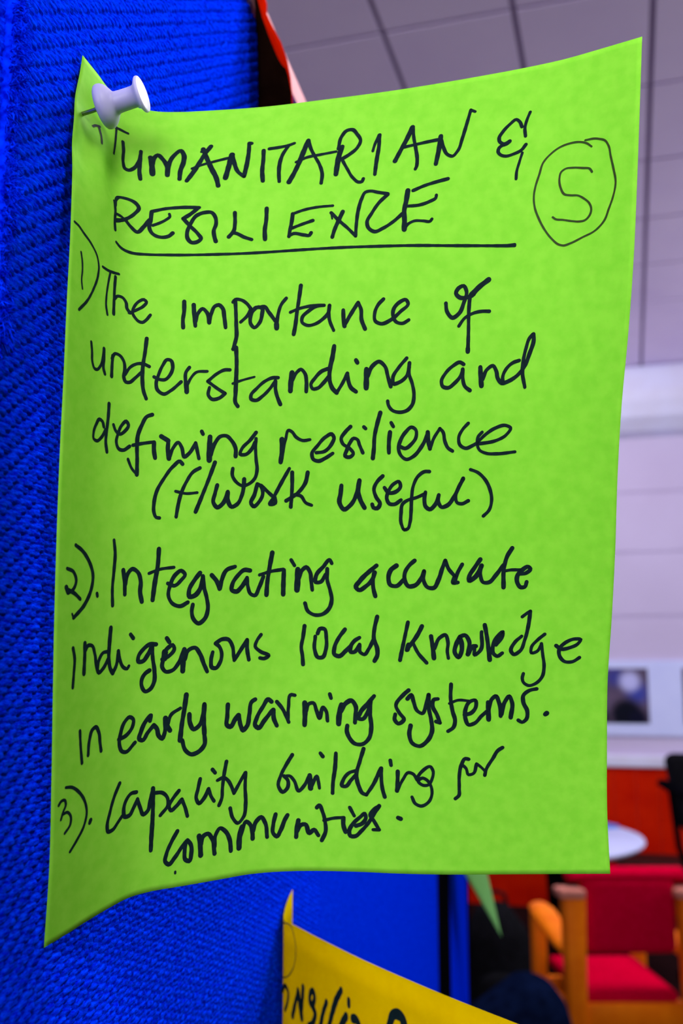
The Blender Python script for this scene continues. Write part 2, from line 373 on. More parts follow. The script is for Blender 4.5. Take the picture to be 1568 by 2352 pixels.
# ------------------------------------------------------------------ dark things on the floor behind the board
def lump(name, pts, m, origin, parent=None, seed=1, amp=0.02, sub=3):
    """soft cloth or bag shape: convex hull of ellipsoids remeshed with noise"""
    bm = bmesh.new()
    for c, r in pts:
        s_ = bmesh.ops.create_icosphere(bm, subdivisions=3, radius=1.0)
        for v in s_['verts']: v.co = Vector((v.co.x * r[0] + c[0], v.co.y * r[1] + c[1], v.co.z * r[2] + c[2]))
    h = bmesh.ops.convex_hull(bm, input=bm.verts)
    bmesh.ops.delete(bm, geom=[g_ for g_ in h['geom_interior'] if isinstance(g_, bmesh.types.BMVert)], context='VERTS')
    bmesh.ops.triangulate(bm, faces=bm.faces)
    from mathutils import noise
    for v in bm.verts:
        n_ = noise.noise(v.co * 9 + Vector((seed, 0, 0)))
        v.co += v.normal * n_ * amp
    return bm_obj(name, bm, m, origin=origin, parent=parent, smooth=True)
o = Vector((0.70, 4.75, 0))
bp_ = thing('backpack', o, 'black backpack standing on the dark floor left of the crimson armchair', 'backpack')
lump('bag', [((0.70, 4.75, 0.12), (0.17, 0.11, 0.12)), ((0.70, 4.75, 0.42), (0.15, 0.09, 0.12)), ((0.69, 4.75, 0.50), (0.10, 0.07, 0.09))], M['black'], o, bp_, 3, 0.012)
lump('pocket', [((0.70, 4.63, 0.12), (0.12, 0.05, 0.09)), ((0.70, 4.65, 0.25), (0.10, 0.04, 0.06))], M['black'], o, bp_, 5, 0.008)
bm = bmesh.new(); tube(bm, [(0.65, 4.75, 0.57), (0.66, 4.75, 0.615), (0.70, 4.75, 0.63), (0.74, 4.75, 0.615), (0.75, 4.75, 0.57)], 0.009, 8)
bm_obj('handle', bm, M['black'], o, bp_, smooth=True)

# stool under a navy coat, near the board
o = Vector((0.48, 2.92, 0))
st = thing('stool', o, 'dark stool hidden under the navy coat, near the blue board', 'stool')
bm = bmesh.new(); lathe(bm, [(0, 0.15), (0.005, 0.165), (0.03, 0.17), (0.04, 0.16), (0.04, 0.0)], o + Vector((0, 0, 0.56)), (0, 0, 1), 36)
bm_obj('seat', bm, M['darkwood'], o, st, smooth=True)
for k in range(4):
    a_ = math.pi / 4 + k * math.pi / 2; e_ = Vector((math.cos(a_), math.sin(a_), 0))
    bm = bmesh.new(); tube(bm, [o + e_ * 0.17, o + e_ * 0.10 + ZU * 0.57], [0.016, 0.016], 10); bm_obj('leg', bm, M['darkwood'], o, st, smooth=True)
cl = lump('coat', [((0.47, 2.92, 0.64), (0.16, 0.15, 0.035)), ((0.51, 2.90, 0.725), (0.08, 0.11, 0.07)), ((0.42, 2.90, 0.655), (0.12, 0.12, 0.045)), ((0.55, 2.95, 0.68), (0.07, 0.10, 0.06))], M['navy'], (0.50, 2.92, 0.60), None, 8, 0.016)
tag(cl, 'folded navy coat heaped on a stool at the bottom, right of the yellow note', 'coat')

# ------------------------------------------------------------------ blue display board
PHI = math.radians(11.85)
SB = Vector((math.sin(PHI), math.cos(PHI), 0))          # along the board, away from the camera
NB = Vector((math.cos(PHI), -math.sin(PHI), 0))         # out of the board into the room
P0 = Vector((-0.1145, 0, 0))
def bp(s, d, z): return P0 + SB * s + NB * d + Vector((0, 0, z))
def sY(Y): return Y / math.cos(PHI)
S_NEAR, S_HINGE, S_FAR = sY(0.194), sY(0.975), sY(1.275)
ZB0, ZB1 = 0.72, 1.885
ob = bp((S_NEAR + S_FAR) / 2, -0.012, 0)
brd = thing('display_board', ob, 'tall blue fabric display board on legs carrying the pinned notes', 'display board')
def bbox_(s0, s1, d0, d1, z0, z1, bev=0.0):
    return bx(bp((s0 + s1) / 2, (d0 + d1) / 2, (z0 + z1) / 2), SB * (s1 - s0) / 2, NB * (d1 - d0) / 2, ZU * (z1 - z0) / 2, bev)
# weave: 2/1 twill of fat threads
PS, PZ, AMP = 0.00210, 0.00150, 0.00105
nz1 = rng.normal(0, 1, (64, 512)); nz2 = rng.normal(0, 1, (512, 512))
def weave(s, z):
    j = np.floor(z / PZ); tz = z / PZ - j - 0.5
    cross = np.sqrt(np.clip(1 - (1.95 * tz) ** 2, 0.0, 1))
    ii = s / PS
    ph = (ii - j) / 3.0
    k = np.floor(ph + 0.5); fr = ph - k                      # dip where the thread dives under
    rn = nz2[np.mod(k, 512).astype(int), np.mod(j, 512).astype(int)]
    r2 = nz2[np.mod(j * 7 + 13, 512).astype(int), np.mod(k * 3, 512).astype(int)]
    fr = fr + 0.05 * rn
    dip = np.exp(-(fr / (0.195 + 0.03 * r2)) ** 4)
    fib = 0.05 * np.sin(z / PZ * 29 + 3 * np.sin(s / PS * 1.3 + j)) * cross
    h = 0.50 * cross * (0.8 + 0.2 * np.cos(fr * 6.28)) + 0.50 + fib + 0.10 * rn + 0.08 * r2 - 0.75 * dip * (0.85 + 0.15 * r2)
    return AMP * (np.clip(h, -0.2, 1.3) - 1.0)
vs, fs, base = [], [], 0
def patch(s0, s1, z0, z1, ns, nz, woven=True):
    global base
    ss = np.linspace(s0, s1, ns); zz = np.linspace(z0, z1, nz)
    A, B = np.meshgrid(ss, zz, indexing='ij')
    d = weave(A, B) if woven else np.full_like(A, -AMP * 0.6)
    X = np.stack([P0.x + SB.x * A + NB.x * d, P0.y + SB.y * A + NB.y * d, B], -1).reshape(-1, 3)
    vs.append(X)
    idx = np.arange(ns * nz).reshape(ns, nz) + base
    fs.append(np.stack([idx[:-1, :-1], idx[1:, :-1], idx[1:, 1:], idx[:-1, 1:]], -1).reshape(-1, 4))
    base += ns * nz
sA, sB_, sC = sY(0.250), sY(0.435), sY(0.60)
patch(S_NEAR, sA, 1.505, 1.785, 175, 1200)                    # left strip beside the note
patch(sA, sY(0.40), 1.70, ZB1 - 0.004, 430, 720)                    # above the note
patch(sA, sY(0.50), 1.40, 1.555, 640, 560)                    # below the note
patch(S_NEAR, sA, 1.785, ZB1 - 0.004, 40, 60); patch(S_NEAR, sA, ZB0, 1.505, 40, 300)
patch(sY(0.40), S_HINGE, 1.555, ZB1 - 0.004, 160, 90, False); patch(sA, sY(0.40), 1.555, 1.70, 60, 60, False)
patch(sA, sY(0.50), ZB0, 1.40, 60, 160, False); patch(sY(0.50), S_HINGE, ZB0, 1.555, 120, 160, False)
V_ = np.concatenate(vs); F_ = np.concatenate(fs)
me = bpy.data.meshes.new('fabric_face')
me.vertices.add(len(V_)); me.vertices.foreach_set('co', (V_ - np.array(ob)).ravel().astype(np.float32))
me.loops.add(F_.size); me.loops.foreach_set('vertex_index', F_.ravel().astype(np.int32))
me.polygons.add(len(F_)); me.polygons.foreach_set('loop_start', np.arange(0, F_.size, 4, dtype=np.int32))
me.polygons.foreach_set('use_smooth', np.ones(len(F_), dtype=bool))
me.materials.append(M['fabric']); me.update(); me.validate()
fo = bpy.data.objects.new('fabric_face', me); COL.objects.link(fo); fo.parent = brd
bm_obj('core', bbox_(S_NEAR, S_HINGE, -0.024, -0.0012, ZB0, ZB1 - 0.004, 0.0), M['fabric_plain'], ob, brd)
# hinge strip and second leaf
bm_obj('hinge_strip', bbox_(S_HINGE, sY(1.065), -0.024, 0.0015, ZB0, ZB1 - 0.004, 0.0008), M['blackplastic'], ob, brd)
bm_obj('far_leaf', bbox_(sY(1.065), S_FAR, -0.024, 0.0, ZB0, ZB1 - 0.004, 0.001), M['fabric_plain'], ob, brd)
bm_obj('end_strip', bbox_(S_FAR, S_FAR + 0.018, -0.024, 0.001, ZB0, ZB1 - 0.004, 0.002), M['blackplastic'], ob, brd)
for s_ in (S_NEAR + 0.10, S_FAR - 0.05):
    bm = bmesh.new(); tube(bm, [bp(s_, -0.012, 0.02), bp(s_, -0.012, ZB0)], 0.012, 14)
    lg = bm_obj('leg', bm, M['blackplastic'], ob, brd, smooth=True)
    bm_obj('foot', bx(bp(s_, -0.012, 0.01), SB * 0.02, NB * 0.20, ZU * 0.01, 0.004), M['blackplastic'], ob, brd)
bm_obj('top_trim', bbox_(S_NEAR, S_FAR + 0.018, -0.026, 0.0011, ZB1 - 0.0150, ZB1 - 0.0030, 0.0006), M['trimpale'], ob, brd)['label'] = 'pale top trim'
# frayed fabric at the near edge: tufts of loose fibre over a folded hem
bm = bmesh.new()
zc = 1.49
pts = []
while zc < 1.79:
    k = 1.0 if zc > 1.72 else (0.9 if zc > 1.67 else 0.3)
    w_ = 0.0046 * k * (0.35 + 0.65 * abs(math.sin(zc * 71 + 1.3 * math.sin(zc * 37)))) + random.uniform(-.0005, .0005)
    pts.append((zc, max(0.0006, w_))); zc += 0.0018
tube(bm, [bp(sY(0.1985), 0.0002, z) for z, w in pts], [(0.0012, 0.0010 + w * 0.2) for z, w in pts], 12)
for z, w in pts:
    for k in range(26):
        a0 = random.uniform(-0.3, 2.3); L_ = w * random.uniform(0.5, 1.25) + 0.0005; zz = z + random.uniform(-.0012, .0012)
        p0 = bp(sY(0.1985) + math.cos(a0) * .0008, 0.0002 + math.sin(a0) * .0008, zz)
        dr = SB * math.cos(a0) + NB * math.sin(a0) * 0.8 + ZU * random.uniform(-0.9, 0.5)
        j_ = lambda s_: Vector([random.uniform(-1, 1) for _ in range(3)]) * s_
        p1 = p0 + dr * L_ * .35 + j_(0.0004)
        p2 = p0 + dr * L_ * .7 + ZU * random.uniform(-.0010, .0004) + j_(0.0005)
        p3 = p0 + dr * L_ + ZU * random.uniform(-.0018, .0006) + j_(0.0007)
        r_ = random.uniform(0.00012, 0.00026)
        tube(bm, [p0, p1, p2, p3], [r_, r_, r_ * .8, r_ * .25], 4)
fr_ = bm_obj('frayed_edge', bm, M['fluff'], ob, brd, smooth=True, auto=False); fr_['kind'] = 'stuff'; fr_['label'] = 'frayed fluffy hem'

# ------------------------------------------------------------------ the green note
PAPER = """-6551,23025,15490 -6572,22659,13741 -6469,22323,12001 -6366,22047,10233 -6319,21861,8437 -6292,21786,6635 -6304,21813,4831 -6319,21923,3030 -6338,22099,1240 -6353,22324,-546 -6373,22585,-2334 -6416,22870,-4129 -6538,23166,-5926 -6327,23630,15384 -6340,23254,13655 -6233,22910,11932 -6127,22626,10180 -6077,22434,8400 -6048,22355,6614 -6054,22379,4829 -6061,22487,3048 -6072,22660,1279 -6079,22879,-483 -6086,23133,-2248 -6115,23409,-4017 -6218,23697,-5786 -6076,24176,15212 -6084,23798,13514 -5974,23451,11819 -5865,23166,10094 -5815,22973,8339 -5785,22896,6578 -5786,22921,4819 -5785,23029,3065 -5788,23200,1324 -5787,23416,-409 -5782,23664,-2143 -5796,23933,-3881 -5881,24213,-5618 -5661,24609,15100 -5676,24241,13430 -5578,23904,11761 -5481,23629,10059 -5441,23446,8324 -5422,23378,6584 -5428,23412,4847 -5429,23527,3115 -5434,23702,1397 -5434,23917,-314 -5425,24162,-2024 -5434,24426,-3736 -5507,24700,-5447 -5109,24901,15097 -5141,24553,13443 -5063,24235,11788 -4987,23980,10098 -4967,23818,8376 -4967,23772,6649 -4987,23828,4925 -4998,23961,3207 -5011,24149,1501 -5020,24371,-197 -5014,24617,-1893 -5023,24878,-3591 -5091,25147,-5286 -4494,25050,15155 -4539,24717,13495 -4479,24418,11837 -4422,24186,10146 -4421,24054,8426 -4442,24046,6704 -4476,24143,4986 -4498,24314,3272 -4521,24532,1567 -4538,24771,-131 -4534,25022,-1828 -4542,25282,-3525 -4603,25546,-5219 -3847,25072,15196 -3902,24747,13521 -3859,24459,11852 -3818,24249,10156 -3836,24153,8440 -3876,24198,6728 -3927,24356,5020 -3961,24587,3310 -3996,24852,1605 -4022,25118,-98 -4020,25379,-1800 -4027,25637,-3501 -4079,25894,-5196 -3186,25028,15210 -3252,24710,13522 -3225,24434,11845 -3203,24247,10150 -3238,24191,8442 -3297,24294,6744 -3362,24520,5050 -3408,24818,3350 -3453,25136,1647 -3488,25432,-58 -3489,25704,-1764 -3495,25960,-3467 -3541,26208,-5162 -2526,24978,15228 -2604,24674,13530 -2594,24417,11848 -2589,24257,10154 -2641,24241,8454 -2716,24399,6768 -2791,24687,5086 -2845,25044,3394 -2898,25408,1693 -2941,25730,-13 -2944,26011,-1721 -2951,26265,-3425 -2990,26504,-5118 -1870,24921,15257 -1959,24639,13553 -1966,24408,11868 -1977,24278,10173 -2043,24301,8477 -2131,24507,6800 -2213,24848,5126 -2271,25254,3439 -2329,25656,1741 -2378,25999,34 -2383,26288,-1675 -2390,26540,-3378 -2422,26774,-5069 -1220,24832,15285 -1318,24576,13573 -1340,24373,11881 -1364,24274,10184 -1441,24334,8488 -1538,24582,6813 -1623,24966,5144 -1680,25412,3460 -1740,25846,1761 -1794,26209,53 -1800,26507,-1657 -1805,26762,-3361 -1831,26995,-5052 -577,24704,15294 -683,24476,13574 -716,24302,11876 -752,24233,10173 -837,24324,8475 -940,24605,6801 -1024,25023,5134 -1078,25500,3452 -1137,25959,1755 -1193,26342,48 -1198,26654,-1661 -1203,26919,-3364 -1221,27162,-5056 58,24553,15287 -53,24357,13561 -97,24213,11857 -142,24172,10148 -233,24287,8445 -339,24588,6768 -420,25022,5100 -469,25514,3421 -525,25990,1729 -582,26392,26 -587,26726,-1680 -589,27015,-3381 -599,27282,-5074 686,24394,15276 572,24233,13546 518,24121,11835 465,24105,10118 369,24235,8405 260,24539,6720 183,24969,5049 141,25459,3372 88,25941,1686 32,26363,-8 30,26728,-1707 30,27056,-3405 30,27364,-5100 1307,24221,15262 1190,24097,13528 1130,24018,11810 1070,24026,10084 969,24166,8360 857,24465,6664 784,24883,4989 747,25361,3315 699,25843,1636 645,26284,-48 646,26683,-1739 652,27056,-3433 662,27416,-5130 1921,24026,15242 1804,23937,13504 1737,23889,11780 1671,23921,10044 1566,24073,8310 1451,24370,6606 1381,24778,4927 1350,25248,3255 1306,25732,1583 1254,26190,-91 1260,26621,-1774 1273,27035,-3464 1297,27440,-5163 2529,23809,15215 2412,23754,13473 2339,23735,11744 2268,23791,10002 2160,23957,8260 2043,24259,6551 1975,24666,4871 1949,25135,3203 1910,25625,1540 1861,26100,-125 1873,26557,-1800 1894,27004,-3485 1933,27445,-5183 3133,23582,15187 3016,23556,13441 2939,23565,11706 2863,23643,9959 2752,23827,8213 2632,24138,6501 2568,24551,4823 2548,25026,3160 2513,25526,1505 2467,26017,-151 2486,26497,-1818 2515,26970,-3498 2569,27440,-5193 3734,23350,15160 3618,23350,13409 3536,23383,11670 3456,23485,9918 3342,23687,8169 3221,24013,6457 3160,24437,4781 3147,24924,3125 3117,25436,1477 3074,25944,-170 3100,26444,-1830 3137,26939,-3504 3207,27431,-5195 4333,23107,15130 4219,23133,13377 4133,23192,11634 4049,23317,9880 3933,23540,8130 3811,23885,6419 3754,24325,4748 3747,24827,3097 3723,25354,1457 3683,25878,-182 3715,26395,-1835 3761,26907,-3502 3845,27417,-5189 4929,22845,15099 4816,22900,13345 4728,22987,11602 4641,23139,9846 4524,23387,8096 4402,23754,6387 4350,24214,4721 4350,24734,3077 4331,25277,1443 4294,25816,-190 4333,26346,-1835 4386,26871,-3497 4484,27392,-5178 5514,22562,15069 5404,22642,13314 5313,22755,11569 5225,22934,9814 5109,23211,8066 4989,23608,6362 4945,24098,4702 4953,24644,3063 4941,25209,1434 4908,25761,-194 4951,26299,-1835 5010,26827,-3491 5121,27351,-5167 6080,22253,15057 5971,22347,13292 5876,22477,11542 5787,22679,9786 5674,22989,8043 5562,23429,6348 5532,23967,4696 5555,24557,3064 5553,25154,1438 5524,25721,-190 5571,26258,-1830 5632,26775,-3482 5751,27283,-5151 6628,21921,15036 6515,22015,13256 6415,22152,11497 6324,22372,9742 6218,22718,8009 6120,23215,6330 6110,23820,4693 6155,24472,3069 6167,25113,1445 6143,25695,-183 6191,26223,-1823 6251,26716,-3471 6373,27190,-5130 7155,21577,15004 7037,21664,13206 6930,21801,11438 6838,22037,9686 6742,22421,7967 6662,22982,6308 6680,23664,4690 6752,24388,3076 6782,25080,1455 6763,25678,-176 6811,26192,-1816 6867,26652,-3459 6989,27084,-5107"""
